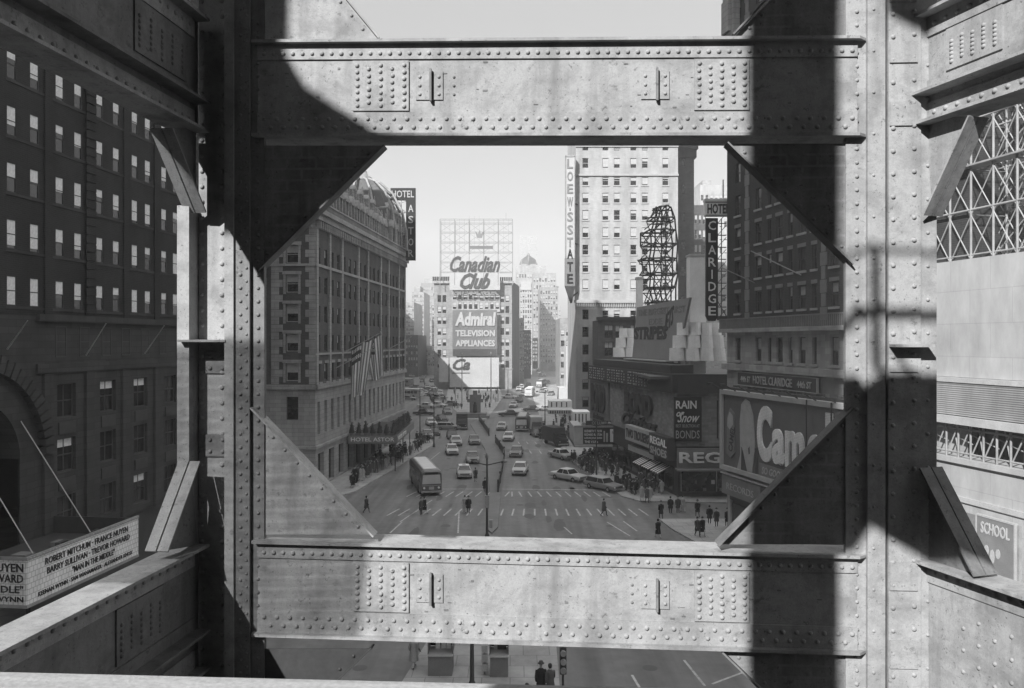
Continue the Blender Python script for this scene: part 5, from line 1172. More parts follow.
def tower(label, px0, px1, ytop, Y, m, cols, rows, D=40, win=(1.6, 2.4), extra=None, top=None, group=None, base_off=0):
    t = thing('skyline_tower', label, 'building', corner(px0, Y), 0, group); k = Y/FPX
    W_, H_ = (px1-px0)*k, CZ+(HY-ytop)*k
    ww = min(win[0], W_/cols*0.6); rows = max(1, min(rows, 100//cols)); hh = (H_-6)/rows
    facade(t, (0,0,0), 0, W_, 0, H_, grid(0, W_, cols, ww), [(5+hh*i, 5+hh*i+min(win[1], hh*0.6)) for i in range(rows)], m, near=False, kinds=(0, 0.5, 0.8), fr=M_framel)
    shell(t, W_, D, H_, m)
    if extra: extra(t, W_, H_, k)
    return t
def cap_pyr(t, W_, H_, k):
    mb = MB(); mb.lathe([(W_*0.62, H_), (W_*0.5, H_+5*k), (W_*0.12, H_+9*k), (W_*0.02, H_+12*k)], (W_/2, W_/2, 0), n=4, sm=False); mb.build('pyramid_roof', M_slate, t, local=True)
    mb = MB(); rn = random.Random(2)
    for j in range(2):
        for i in range(26):
            for q in range(4):
                if rn.random() < 0.5: x = -0.1*W_+i*W_*1.2/26; z = H_+(9+11*j+2.2*q)*k; mb.box(x, x+0.5*k, -1, -0.6, z, z+1.1*k)
    for x in (0, W_*0.5, W_): mb.box(x, x+0.3, -0.5, -0.2, H_, H_+28*k)
    tag(mb.build('roof_sign_dots', M_lt, t, local=True), kind='stuff')
def steps(*ss):
    def f(t, W_, H_, k):
        for (a, b, c, d, y0) in ss: pbox(t, 'setback', M_grayw, (a*k, b*k, y0, y0+18, c*k+H_, d*k+H_))
    return f
tower('hazy tower with pyramid roof and dotted roof sign, right of the stacked signs', 521, 536, 264, 620, M_grayw, 6, 14, extra=cap_pyr)
tower('wide hazy stepped block below the pyramid roofed tower', 516, 546, 266, 560, M_grayw, 11, 9)
tower('pale block with blank white upper wall, right of the stacked signs', 520, 532, 280, 430, M_conc, 5, 16, extra=lambda t, W_, H_, k: pbox(t, 'blank_panel', M_sgn, (0.5, W_-0.5, -0.4, -0.01, H_-10*k, H_-1)))
tower('hazy stepped tower with rounded shoulders, tallest right of the avenue end', 533, 556, 273, 520, M_grayw, 8, 12, extra=steps((23, 26, -14, -13, 2)))
tower('hazy slab stepping down from the shouldered tower', 540, 558, 287, 480, M_midw, 7, 14)
tower('narrow far slab closing the avenue, darker', 545, 552, 300, 700, M_darkw, 3, 12)
tower('far thin tower at the very end of the avenue', 553, 561, 306, 900, M_grayw, 3, 10)
tower('low dark block at the right kerb, beyond the pale tower', 524, 531, 330, 380, M_darkw, 3, 8)
tower('mid height block right of the stacked signs, in front of the stepped block', 519.5, 524, 318, 340, M_midw, 3, 9)
tower('low building row along the avenue, second from the sign block', 530, 540, 338, 520, M_darkw, 4, 6)
tower('low building row along the avenue, third from the sign block', 539, 546, 342, 640, M_midw, 4, 4)
tower('hazy tall block at far left with water tank', 404, 414, 302, 430, M_conc, 5, 16)
tower('hazy slab behind the left plaza, with notched top', 412, 424, 292, 560, M_grayw, 6, 16, extra=steps((2, 8, 0, 6, 2)))
tower('tall hazy grey slab left of the stacked signs', 421, 437, 283, 640, M_midw, 8, 12, extra=steps((3, 12, 0, 5, 2)))
tower('pale hazy block just left of the sign block', 432, 441, 300, 470, M_conc, 4, 14)
tower('dark low block at the left plaza edge', 403, 418, 335, 400, M_darkw, 6, 5)
tower('pale low block behind the left plaza', 414, 432, 346, 440, M_grayw, 9, 4)
tower('low brick block between left plaza and the sign block', 428, 441, 350, 420, M_midw, 6, 4)
tower('far left slab closing the left avenue', 396, 408, 322, 700, M_grayw, 6, 10)
tower('wide hazy block behind the stacked signs', 437, 519, 300, 700, M_grayw, 14, 7)
tower('dark narrow building behind the black vertical sign of the right hotel', 694, 706, 205, 215, M_darkw, 3, 12)
tower('pale stepped tower behind the black vertical sign of the right hotel', 700, 728, 185, 330, M_conc, 6, 14, extra=steps((3, 12, 0, 5, 1)))
tower("plain grey building filling between pale tower and the black vertical sign", 690, 735, 262, 235, M_grayw, 6, 10)
tower('pale building glimpsed right of the pale tower base, across the avenue', 575.5, 579, 346, 260, M_conc, 1, 5)
WT = thing('office_block', 'pale slab wall seen at far end of the right avenue side', 'building', corner(560, 300), 0); k = 300/FPX
facade(WT, (0,0,0), 0, 16*k, 0, CZ+(HY-318)*k, grid(0, 16*k, 3, 1.4), [(4+4*i, 6.2+4*i) for i in range(5)], M_midw, near=False); shell(WT, 16*k, 30, CZ+(HY-318)*k, M_midw)
for i in range(14):   # blocks flanking the far avenues so no open ground shows between
    pass
# ================================================================ vehicles
def loft(mb, secs, mi=0, sm=False):
    n = len(secs[0]); vs = [p for s in secs for p in s]
    fs = [(k*n+i, k*n+(i+1) % n, (k+1)*n+(i+1) % n, (k+1)*n+i) for k in range(len(secs)-1) for i in range(n)]
    fs.append(tuple(range(n-1, -1, -1))); fs.append(tuple(range((len(secs)-1)*n, len(secs)*n))); mb.add(vs, fs, mi, sm)
def csec(y, hw, z0, z1, sh):   # car body cross-section with rounded shoulders
    return [(-hw*0.9, y, z0), (hw*0.9, y, z0), (hw, y, z0+0.15), (hw, y, z1-sh), (hw*0.93, y, z1-sh*0.3), (hw*0.7, y, z1), (-hw*0.7, y, z1), (-hw*0.93, y, z1-sh*0.3), (-hw, y, z1-sh), (-hw, y, z0+0.15)]
def make_car(paint, roofpaint, taxi=False, wagon=False):
    r = thing('car', 'x', 'car')
    mb = MB(); loft(mb, [csec(-2.62, 0.86, 0.34, 0.78, 0.1), csec(-2.5, 0.93, 0.30, 0.86, 0.12), csec(-1.2, 0.96, 0.27, 0.95, 0.12), csec(0, 0.97, 0.27, 0.95, 0.12), csec(1.3, 0.96, 0.27, 0.95, 0.12), csec(2.45, 0.93, 0.32, 0.92, 0.14), csec(2.62, 0.85, 0.38, 0.82, 0.1)]); mb.build('body', paint, r, local=True)
    zr = 1.46; yb = 2.3 if wagon else 1.35; yt = 2.1 if wagon else 0.95
    b4 = [(-0.86, -0.95, 0.94), (0.86, -0.95, 0.94), (0.86, yb, 0.94), (-0.86, yb, 0.94)]; t4 = [(-0.66, -0.42, zr-0.05), (0.66, -0.42, zr-0.05), (0.68, yt, zr-0.05), (-0.68, yt, zr-0.05)]
    mb = MB(); mb.hexa(b4+t4); mb.build('windows', M_glass, r, local=True)
    mb = MB(); mb.box(-0.69, 0.69, -0.45, yt+0.03, zr-0.05, zr+0.02)
    for sx in (-1, 1):
        for (y0, y1) in ((-0.95, -0.42), (0.25, 0.27), (yb, yt)): mb.tube((sx*0.86, y0, 0.94), (sx*0.67, y1, zr-0.04), 0.04, n=4)
    rf = mb.build('roof', roofpaint, r, local=True)
    if taxi: mb = MB(); mb.box(-0.25, 0.25, -0.2, 0.0, zr+0.02, zr+0.16); mb.build('roof_light', M_wh, r, local=True)
    for sx in (-1, 1):
        for y in (-1.65, 1.55):
            mb = MB(); mb.tube((sx*0.78, y, 0.33), (sx*0.97, y, 0.33), 0.33, n=12, mi=0); mb.tube((sx*0.97, y, 0.33), (sx*0.985, y, 0.33), 0.17, n=10, mi=1); mb.build('wheel', [M_tyre, M_chrome], r, local=True)
    mb = MB(); mb.box(-0.93, 0.93, -2.75, -2.62, 0.36, 0.5); mb.build('bumper', M_chrome, r, local=True)
    mb = MB(); mb.box(-0.93, 0.93, 2.62, 2.74, 0.4, 0.54); mb.build('bumper', M_chrome, r, local=True)
    mb = MB(); mb.box(-0.6, 0.6, -2.645, -2.6, 0.55, 0.74, 0)
    for i in range(4): mb.box(-0.58, 0.58, -2.66, -2.645, 0.56+i*0.05, 0.58+i*0.05, 1)
    mb.build('grille', [M_blk, M_chrome], r, local=True)
    for sx in (-1, 1):
        mb = MB(); mb.tube((sx*0.73, -2.66, 0.66), (sx*0.73, -2.6, 0.66), 0.1, n=10); mb.build('headlight', M_wh, r, local=True)
        mb = MB(); mb.box(sx*0.78-0.1, sx*0.78+0.1, 2.6, 2.65, 0.62, 0.74); mb.build('tail_light', M_mid, r, local=True)
    return r
car_protos = {'dark': make_car(mat('car_dark', 0.035, 0.03, rough=0.25, spec=0.6, fine=0), M_dk), 'mid': make_car(mat('car_mid', 0.16, 0.15, rough=0.3, spec=0.6, fine=0), mat('car_mid2', 0.2, 0.19, rough=0.3, fine=0)),
              'light': make_car(mat('car_light', 0.45, 0.42, rough=0.3, spec=0.6, fine=0), mat('car_light2', 0.6, 0.55, rough=0.3, fine=0)), 'taxi': make_car(mat('car_taxi', 0.3, 0.28, rough=0.3, spec=0.6, fine=0), mat('car_taxi2', 0.7, 0.65, rough=0.35, fine=0), True),
              'wagon': make_car(mat('car_wagon', 0.22, 0.2, rough=0.3, fine=0), M_lt, False, True)}
used = set()
def place(proto_d, kind, px, py, rot, label, group=None, cat=None):
    pr = proto_d[kind]
    if id(pr) in used: o = copy_tree(pr)
    else: o = pr; used.add(id(pr))
    p = gp(px, py, 0.005); o.location = p; o.rotation_euler = (0, 0, R(rot)); o['label'] = label
    if group: o['group'] = group
    elif 'group' in o: del o['group']
    return o
for kind, px, py, rot, lab in (
    ('taxi', 464, 476, 6, 'pale roofed taxi just left of the median, nearest the crossing'), ('mid', 472.4, 461.5, 5, 'grey sedan behind the pale roofed taxi, left of the median'),
    ('light', 451.7, 453.5, 8, 'light roofed sedan left of the centre lane, above the bus'), ('taxi', 455.8, 444.5, 8, 'light sedan close behind another, left roadway'),
    ('mid', 474.3, 443.5, 6, 'grey sedan alone in the lane beside the median tip'), ('dark', 452, 438, 8, 'dark sedan squeezed behind the light sedan, left roadway'),
    ('wagon', 449, 429.5, 80, 'light station wagon turned across the left roadway'), ('mid', 427.5, 437.5, 10, 'grey car at the kerb past the hotel corner'),
    ('dark', 434.5, 434.5, 10, 'dark car beside the kerb past the hotel corner'), ('light', 438, 407, 60, 'light car crossing at far left'), ('dark', 424, 415, 85, 'dark low car at far left by the plaza'),
    ('mid', 452, 406, 70, 'grey car angled in front of the square island'), ('light', 427, 408, 70, 'pale car among the far left traffic'), ('dark', 441.5, 421, 20, 'dark car in mid left roadway below the island'),
    ('light', 520.3, 473, -6, 'light sedan nearest the crossing, right roadway'), ('mid', 516.4, 455.5, -5, 'grey sedan second from the crossing, right roadway'), ('light', 508.8, 440, -4, 'small light car right of the median fence'),
    ('taxi', 501.8, 429.5, -4, 'pale taxi far up beside the end of the fence'), ('dark', 509.4, 416, -80, 'dark car crossing beyond the pale taxi'), ('taxi', 561.5, 458.5, 28, 'light sedan near the right kerb with a dark truck behind'),
    ('light', 568.5, 480, 42, 'white roofed sedan pulling in towards the right kerb'), ('wagon', 603.5, 489.5, 38, 'station wagon parked at the right corner kerb by the crowd'), ('light', 510, 398.5, 60, 'white car turning in front of the stacked signs'),
    ('mid', 551, 395.5, -12, 'pale car on the far right avenue'), ('dark', 536.5, 436, 10, 'dark car among walkers by the right pavement'), ('dark', 532, 411, -80, 'dark car crossing far right roadway'), ('mid', 527, 420, -5, 'grey car behind the dark bus, far right roadway'), ('light', 513.5, 407, -8, 'light car beyond the crossing cars, far right roadway'), ('dark', 519, 402, -10, 'dark car beyond the crossing cars, far right roadway'), ('mid', 447, 414, 12, 'grey car alone near the left side of the square island'), ('light', 431, 425, 14, 'light car in the left roadway past the hotel corner'), ('light', 545, 411, -75, 'pale car crossing far right roadway near the canopies')):
    place(car_protos, kind, px, py, rot, lab)
rnd = random.Random(21)
far = []
for i in range(24): far.append((rnd.uniform(404, 440), rnd.uniform(376, 402)))
for i in range(26):
    py = rnd.uniform(352, 396); c = 555-(py-345)*0.55; far.append((c+rnd.uniform(-4, 4)*(py-341)/12, py))
for (px, py) in far:
    if py < 349: continue
    left = px < 470
    place(car_protos, rnd.choice(['dark', 'mid', 'light', 'mid', 'taxi']), px, py, rnd.choice([10, 15, 75]) if left else -3+rnd.uniform(-4, 4), 'small distant car in the traffic filling the far left avenue' if left else 'small distant car in the traffic of the far right avenue', 'far cars in the left avenue' if left else 'far cars in the right avenue')

def make_bus(body, roofm, wp_=True):
    r = thing('bus', 'x', 'bus'); L, w, h = 11.5, 1.25, 3.0
    def sec(y, hw, z0, z1): 
        return [(-hw, y, z0), (hw, y, z0), (hw, y, z1-0.45), (hw*0.93, y, z1-0.15), (hw*0.7, y, z1), (-hw*0.7, y, z1), (-hw*0.93, y, z1-0.15), (-hw, y, z1-0.45)]
    mb = MB(); loft(mb, [sec(0.0, w*0.94, 0.4, h-0.22), sec(0.25, w, 0.35, h-0.05), sec(1, w, 0.35, h), sec(L-0.8, w, 0.35, h), sec(L-0.2, w, 0.35, h-0.08), sec(L, w*0.92, 0.45, h-0.3)]); mb.build('body', body, r, local=True)
    mb = MB(); loft(mb, [[(-0.8, y, h-0.005), (0.8, y, h-0.005), (0.75, y, h+0.05), (-0.75, y, h+0.05)] for y in (0.9, L-0.8)]); mb.build('roof_panel', roofm, r, local=True)
    mb = MB(); mb.hexa([(-1.08, -0.03, 1.4), (1.08, -0.03, 1.4), (1.08, 0.1, 1.4), (-1.08, 0.1, 1.4), (-0.98, -0.02, 2.45), (0.98, -0.02, 2.45), (0.98, 0.1, 2.45), (-0.98, 0.1, 2.45)]); mb.build('windscreen', mat('bus_windscreen', 0.5, 0.4, rough=0.4, spec=0.5, fine=0), r, local=True)  # pale diffuse colour stands in for light reflected by the glass
    for i in range(8):
        for sx in (-1, 1):
            mb = MB(); mb.box(sx*(w+0.01)-0.012, sx*(w+0.01)+0.012, 1.1+i*1.22, 2.15+i*1.22, 1.45, 2.25); mb.build('side_window', M_glass, r, local=True)
    mb = MB(); mb.box(-0.75, 0.75, -0.01, 0.35, 2.5, 2.75); mb.build('destination_box', M_blk, r, local=True)
    for sx in (-1, 1):
        mb = MB(); mb.tube((sx*0.85, -0.06, 0.95), (sx*0.85, 0.05, 0.95), 0.13, n=10); mb.build('headlight', M_wh, r, local=True)
        for y in (2.4, 8.6): mb = MB(); mb.tube((sx*0.95, y, 0.48), (sx*(w+0.01), y, 0.48), 0.48, n=14); mb.build('wheel', M_tyre, r, local=True)
    mb = MB(); mb.box(-1.2, 1.2, -0.16, 0.02, 0.42, 0.66); mb.build('bumper', M_chrome, r, local=True)
    mb = MB(); mb.box(-1.1, 1.1, -0.02, 0.04, 1.18, 1.24); mb.box(-0.3, 0.3, -0.03, 0.03, 0.75, 1.1); mb.build('front_trim', M_lt, r, local=True)
    return r
buses = {'city': make_bus(mat('bus_green', 0.10, 0.08, rough=0.3, spec=0.5), mat('bus_roof', 0.6, 0.5, rough=0.5)), 'far': make_bus(M_dk, M_lt), 'pale': make_bus(M_lt, M_wh)}
place(buses, 'city', 431.5, 496, 14, 'rounded city bus with pale roof turning at the crossing, front left')
place(buses, 'far', 521.4, 432, -3, 'dark bus in the middle of the right roadway')
place(buses, 'pale', 528.4, 397.5, -6, 'pale roofed bus farther up the right avenue')
place(buses, 'far', 539, 388, -10, 'dark bus farthest up the right avenue'); place(buses, 'pale', 422, 398, 70, 'pale bus turned broadside at far left plaza'); place(buses, 'pale', 412, 386, 60, 'pale bus at far left behind the traffic')
def make_truck(bodym, cabm):
    r = thing('truck', 'x', 'truck')
    mb = MB(); mb.box(-1.15, 1.15, 1.6, 6.5, 0.7, 3.1); mb.build('cargo_box', bodym, r, local=True)
    mb = MB(); loft(mb, [[(-0.9, -0.3, 0.5), (0.9, -0.3, 0.5), (0.85, -0.3, 1.25), (-0.85, -0.3, 1.25)], [(-1, 0.5, 0.45), (1, 0.5, 0.45), (0.95, 0.5, 1.4), (-0.95, 0.5, 1.4)], [(-1.05, 0.7, 0.45), (1.05, 0.7, 0.45), (0.9, 0.85, 2.15), (-0.9, 0.85, 2.15)], [(-1.05, 1.58, 0.45), (1.05, 1.58, 0.45), (0.9, 1.58, 2.2), (-0.9, 1.58, 2.2)]]); mb.build('cab', cabm, r, local=True)
    mb = MB(); mb.hexa([(-0.8, 0.58, 1.42), (0.8, 0.58, 1.42), (0.8, 0.8, 1.42), (-0.8, 0.8, 1.42), (-0.75, 0.78, 2.05), (0.75, 0.78, 2.05), (0.75, 0.9, 2.05), (-0.75, 0.9, 2.05)]); mb.build('windscreen', M_glass, r, local=True)
    for sx in (-1, 1):
        for y in (0.4, 5.2): mb = MB(); mb.tube((sx*0.8, y, 0.42), (sx*1.1, y, 0.42), 0.42, n=12); mb.build('wheel', M_tyre, r, local=True)
        mb = MB(); mb.tube((sx*0.7, -0.36, 0.95), (sx*0.7, -0.28, 0.95), 0.1, n=8); mb.build('headlight', M_lt, r, local=True)
    mb = MB(); mb.box(-1, 1, -0.5, -0.35, 0.4, 0.6); mb.build('bumper', M_galv, r, local=True)
    return r
trucks = {'dark': make_truck(M_dk, M_blk), 'pale': make_truck(M_lt, M_dk)}
place(trucks, 'dark', 462, 430, 4, 'dark box truck left of the median fence end'); place(trucks, 'dark', 563, 447, 20, 'dark box truck at the right kerb behind a light sedan'); place(trucks, 'pale', 537.5, 434, 4, 'pale topped van among walkers on the right roadway')

# ================================================================ people
def skin_body(name, joints, edges, radii, root=0):
    me = bpy.data.meshes.new(name); me.from_pydata(joints, edges, []); o = bpy.data.objects.new('tmp', me); COL.objects.link(o)
    md = o.modifiers.new('s', 'SKIN'); sd = o.modifiers.new('ss', 'SUBSURF'); sd.levels = 1; sd.render_levels = 1
    for v, r in zip(me.skin_vertices[0].data, radii): v.radius = (r[0], r[1]) if isinstance(r, tuple) else (r, r)
    me.skin_vertices[0].data[root].use_root = True
    dg = bpy.context.evaluated_depsgraph_get(); dg.update(); ev = o.evaluated_get(dg); out = bpy.data.meshes.new_from_object(ev); bpy.data.objects.remove(o)
    return out
M_skin = mat('skin', 0.5, 0.45, rough=0.6, fine=0); M_trs = mat('trouser_cloth', 0.045, 0.03, rough=0.9)
M_c = [mat('coat_black', 0.02, 0.015, rough=0.95), mat('coat_charcoal', 0.075, 0.05, rough=0.95), mat('coat_tweed', 0.12, 0.07, scale=18, rough=0.95), mat('coat_pale', 0.38, 0.3, rough=0.9)]
M_hair = mat('dark_hair', 0.02, 0.012, rough=0.6)
def make_person(coat, stride=0.0, arm=0.2, woman=False, hat=False):
    s = stride; hz = 0.9
    J = [(0,0,hz), (0,0.01,1.15), (0,0.01,1.38), (0,0,1.5), (0,-0.02,1.62), (0,-0.02,1.72)]
    Rr = [(0.15,0.11), (0.15,0.11), (0.17,0.10), 0.055, (0.085,0.095), (0.07,0.08)]
    E = [(0,1), (1,2), (2,3), (3,4), (4,5)]
    def add(p, r, par): J.append(p); Rr.append(r); E.append((par, len(J)-1)); return len(J)-1
    for sx in (-1, 1):
        a = add((sx*0.2, 0.01, 1.40), 0.065, 2); b = add((sx*0.25, 0.02+arm*sx*s*0.5, 1.13), 0.048, a); c = add((sx*0.24, -0.1+arm*sx*s*0.9, 0.9), 0.036, b); add((sx*0.23, -0.13+arm*sx*s, 0.82), 0.035, c)
        st = s*sx
        a = add((sx*0.09, 0, 0.86), 0.09, 0); b = add((sx*0.1, -0.18*abs(st)*(st > 0)-0.22*st*0.5, 0.48), 0.06, a); c = add((sx*0.1, -0.32*st+(0.1 if st < 0 else 0), 0.1), 0.042, b); add((sx*0.1, -0.32*st-0.14+(0.1 if st < 0 else 0), 0.04), 0.038, c)
    me = skin_body('body', J, E, Rr)
    me.materials.clear(); me.materials.append(M_skin); me.materials.append(M_trs if not woman else M_skin); me.materials.append(coat); me.materials.append(M_blk)
    for p in me.polygons:
        z = p.center.z; p.use_smooth = True
        p.material_index = 0 if (z > 1.5 or (z < 0.87 and abs(p.center.x) > 0.19)) else (2 if z > 0.9 else (3 if z < 0.1 else 1))
    r = thing('person', 'x', 'person')
    b = bpy.data.objects.new('body', me); COL.objects.link(b); b.parent = r
    mb = MB(); zb = 0.42 if woman else 0.55
    mb.lathe([(0.25 if not woman else 0.27, zb), (0.235, 0.75), (0.2, 1.0), (0.195, 1.2), (0.215, 1.38), (0.15, 1.46), (0.075, 1.52)], (0, 0.01, 0), n=14, sx=1.0, sy=0.72+0.35*s)
    for sx in (-1, 1): mb.tube((sx*0.2, 0.01, 1.42), (sx*0.255, 0.02+arm*sx*s*0.5, 1.13), 0.075, 0.065, n=8); mb.tube((sx*0.255, 0.02+arm*sx*s*0.5, 1.14), (sx*0.245, -0.09+arm*sx*s*0.85, 0.92), 0.065, 0.052, n=8)
    mb.build('coat', coat, r, local=True)
    mb = MB()
    if hat: mb.lathe([(0.17, 1.735), (0.17, 1.75), (0.1, 1.76), (0.095, 1.85), (0.05, 1.87)], (0, -0.01, 0), n=12); mb.build('hat', M_dk, r, local=True)
    else: mb.lathe([(0.075, 1.6), (0.1, 1.66), (0.105, 1.73), (0.085, 1.79), (0.03, 1.82)], (0, 0.012, 0), n=10, sy=1.0); mb.build('hair', M_hair, r, local=True)
    mb = MB(); mb.lathe([(0.006, 1.645), (0.018, 1.65), (0.008, 1.69)], (0, -0.112, 0), n=6); mb.build('nose', M_skin, r, local=True)
    return r
PP = {}
specs = [(0, 0.9, False, True), (0, 0, False, False), (1, 0.8, False, False), (1, 0.0, False, True), (2, 0.7, True, False), (3, 0.6, True, False), (0, 0.8, True, False), (1, 0.3, True, False), (2, 0.5, False, True)]
for i, (c, s, w, h) in enumerate(specs): PP[i] = make_person(M_c[c], s, 0.25, w, h)
def person(kind, px, py, rot, label, group=None, sc=1.0, z=0.135):
    o = place(PP, kind, px, py, rot, label, group); p = gp(px, py, z); o.location = p; o.scale = (sc, sc, sc*rnd.uniform(0.96, 1.03)); return o
for kind, px, py, rot, z, lab in (
    (2, 366.5, 513, 90, 0, 'walker in dark coat stepping off the left pavement by the crossing'), (3, 421, 515, 60, 0, 'walker in front of the bus, left of the pair'), (6, 424.5, 513.5, 60, 0, 'woman walker close beside another in front of the bus'),
    (5, 464.8, 512.5, 0, 0, 'figure in pale coat in the crossing, left of a dark one'), (0, 468.5, 513, 180, 0, 'figure in dark coat in the crossing beside a pale coated one'), (7, 475.5, 481.5, 20, 0, 'small figure standing just left of the median lamp post'),
    (0, 485, 493, 0, 0.13, 'dark figure on the median beside the lamp post'), (2, 604, 516, 80, 0, 'lone man striding across the right crossing'), (0, 661, 519, 180, 0, 'dark coated man stepping off the lower right kerb'),
    (6, 658, 538, 200, 0, 'head and shoulders of a walker just above the lower girder, right'), (1, 670.5, 513.5, 170, 0.0, 'dark coated walker second from the left at the side street'), (3, 678, 513, 0, 0.0, 'dark coated walker third from the left at the side street'),
    (5, 683, 512, 20, 0, 'pale coated walker at the side street'), (0, 697.5, 517, 180, 0.13, 'broad dark coated man standing mid corner pavement'), (2, 697.5, 536.5, 10, 0.13, 'man in dark coat nearest on the corner pavement, left of another'), (6, 702.5, 536, 10, 0.13, 'woman in dark coat nearest on the corner pavement'),
    (1, 709.5, 524, 170, 0.13, 'dark figure on the corner pavement left of another'), (3, 716.5, 527, 190, 0.13, 'dark figure by the shop wall on the corner pavement'), (0, 727.5, 527, 180, 0.13, 'tall dark figure closest to the cigarette sign building'),
    (5, 642, 501, 0, 0.13, 'pale coated figure at the right corner kerb'), (8, 647, 503, 20, 0.13, 'grey hatted man at the right corner kerb'), (5, 650, 501, 340, 0.13, 'light coated woman at the right corner kerb, right of the hatted man')):
    person(kind, px, py, rot, lab, z=z)
# near the newsstands
for kind, px, py, rot, lab in ((0, 541, 699, 180, 'man in long black coat below the lower girder, by the newsstands'), (4, 550, 700, 200, 'woman in checked coat beside the man in black by the newsstands'), (7, 527, 722, 160, 'head of a walker at the bottom edge beneath the lower girder'), (5, 414, 668, 150, 'figure in pale coat walking left of the newsstands')):
    person(kind, px, py, rot, lab)
def crowd(n, quad, label, group, seed, dark=0.8, z=0.135):
    q = random.Random(seed)
    for i in range(n):
        u, v = q.random(), q.random(); a = gp(*quad[0]); b = gp(*quad[1]); c = gp(*quad[2]); d = gp(*quad[3])
        p = (a*(1-u)+b*u)*(1-v)+(d*(1-u)+c*u)*v
        kind = q.choice([0, 1, 2, 3, 6, 7]) if q.random() < dark else q.choice([4, 5, 8])
        o = place(PP, kind, 512, 500, q.uniform(0, 360), label, group); o.location = (p.x, p.y, z); s = q.uniform(0.93, 1.03); o.scale = (s, s, s)
crowd(56, [(330, 500), (352, 490), (412, 454), (396, 446)], 'pedestrian in the stream on the left pavement in front of the hotel', 'walkers on the hotel pavement', 1)
crowd(20, [(392, 468), (418, 452), (430, 443), (412, 440)], 'pedestrian at the corner past the hotel canopy', 'walkers at the hotel corner', 2)
crowd(58, [(592, 479), (634, 478), (602, 459), (568, 462)], 'pedestrian packed under the black letter board canopy on the right pavement', 'crowd under the theatre canopy', 3, 0.93)
crowd(34, [(622, 496), (670, 497), (650, 484), (612, 487)], 'pedestrian gathered at the right corner before the striped awnings', 'crowd at the right corner', 4, 0.75)
crowd(10, [(668, 496), (716, 496), (716, 490), (668, 489)], 'pedestrian passing the shop window under the large white wall letters', 'walkers before the shop window', 5, 0.7)
crowd(26, [(556, 440), (582, 446), (574, 420), (551, 418)], 'pedestrian in the dense crowd under the far right canopies', 'crowd under the far canopies', 6, 0.9)
crowd(12, [(540, 442), (552, 443), (548, 428), (538, 430)], 'pedestrian standing in the roadway beside the pale topped van', 'walkers in the right roadway', 7, 0.95, 0)
crowd(40, [(452, 412), (494, 413), (500, 392), (449, 391)], 'tiny pedestrian around the monument on the square island', 'people on the square island', 8, 0.6)
crowd(14, [(420, 400), (446, 410), (446, 385), (424, 378)], 'tiny pedestrian in the far left plaza', 'people in the left plaza', 9, 0.8)
crowd(12, [(506, 392), (520, 390), (536, 362), (518, 358)], 'tiny pedestrian along the far avenue beside the sign block', 'people along the far avenue', 10, 0.8)

# ================================================================ street furniture
def lamp_post(px, py, h, label, arms=True, tl=False):
    o = thing('street_lamp', label, 'street lamp', gp(px, py, 0.1), 0)
    mb = MB(); mb.lathe([(0.22, 0), (0.2, 0.5), (0.12, 0.7), (0.09, 3), (0.07, h)], n=10); mb.build('pole', M_dk, o, local=True)
    if arms:
        for sx in (-1, 1):
            mb = MB(); mb.tube((0, 0, h-0.6), (sx*1.6, 0, h-0.25), 0.05, n=6); mb.build('arm', M_dk, o, local=True)
            mb = MB(); mb.lathe([(0.05, 0), (0.2, 0.08), (0.16, 0.25), (0.05, 0.32)], (sx*1.6, 0, h-0.4), n=8); mb.build('lamp_head', M_galv, o, local=True)
    return o
lp = lamp_post(487, 541, 7.4, 'twin armed lamp post on the median tip above the lower girder')
mb = MB(); mb.lathe([(0.1, 7.4), (0.16, 7.5), (0.05, 7.9)], n=8); mb.box(-0.2, 0.2, -0.2, 0.2, 3.0, 4.1); mb.box(0.2, 0.5, -0.15, 0.15, 1.2, 1.9); mb.build('signal_box', M_galv, lp, local=True)
for px, py, h, lab in ((596.5, 486, 8, 'slim lamp post at the right kerb by the parked wagon'), (600, 434, 9, 'slim lamp post left of the letter board'), (434, 447, 9, 'slim lamp post at the hotel corner kerb'), (420, 436, 9, 'lamp post past the hotel corner'), (508, 396, 9, 'lamp post right of the blank board'), (545, 430, 8, 'lamp post by the far canopies')):
    lamp_post(px, py, h, lab)
# white poles before the island
for i, (px, t, b_) in enumerate(((455.5, 386, 403), (462, 353, 405), (491, 352, 403), (498, 386, 402))):
    p = gp(px, b_); h = (b_-t)*p.y/FPX; o = thing('flagpole', ('short white pole left of the monument', 'tall white pole left of the monument', 'tall white pole right of the monument', 'short white pole right of the monument')[i], 'pole', p, 0)
    mb = MB(); mb.tube((0,0,0), (0,0,h), 0.16, 0.12, n=8); mb.build('shaft', M_let, o, local=True); mb = MB(); mb.lathe([(0.3, 0), (0.3, 0.5), (0.2, 0.6)], n=8); mb.build('base', M_lt, o, local=True)
MN = thing('monument', 'dark stone monument with statue and stepped base on the square island', 'monument', gp(474.5, 418, 0.13), 0)
pbox(MN, 'base', M_mid, (-3.4, 3.4, 0, 6, 0, 0.5), (-2.7, 2.7, 0.4, 5, 0.5, 1.0)); pbox(MN, 'slab', M_mid, (-1.3, 1.3, 3, 3.6, 1.0, 5.2), (-0.5, 0.5, 3.0, 3.6, 5.2, 6.2), (-1.9, 1.9, 3.05, 3.55, 3.4, 4.2))
mb = MB(); mb.lathe([(0.4, 1.0), (0.45, 1.6), (0.38, 2.4), (0.42, 2.9), (0.15, 3.1), (0.2, 3.3), (0.16, 3.5)], (0, 2.4, 0), n=10); mb.build('statue', M_blk, MN, local=True)
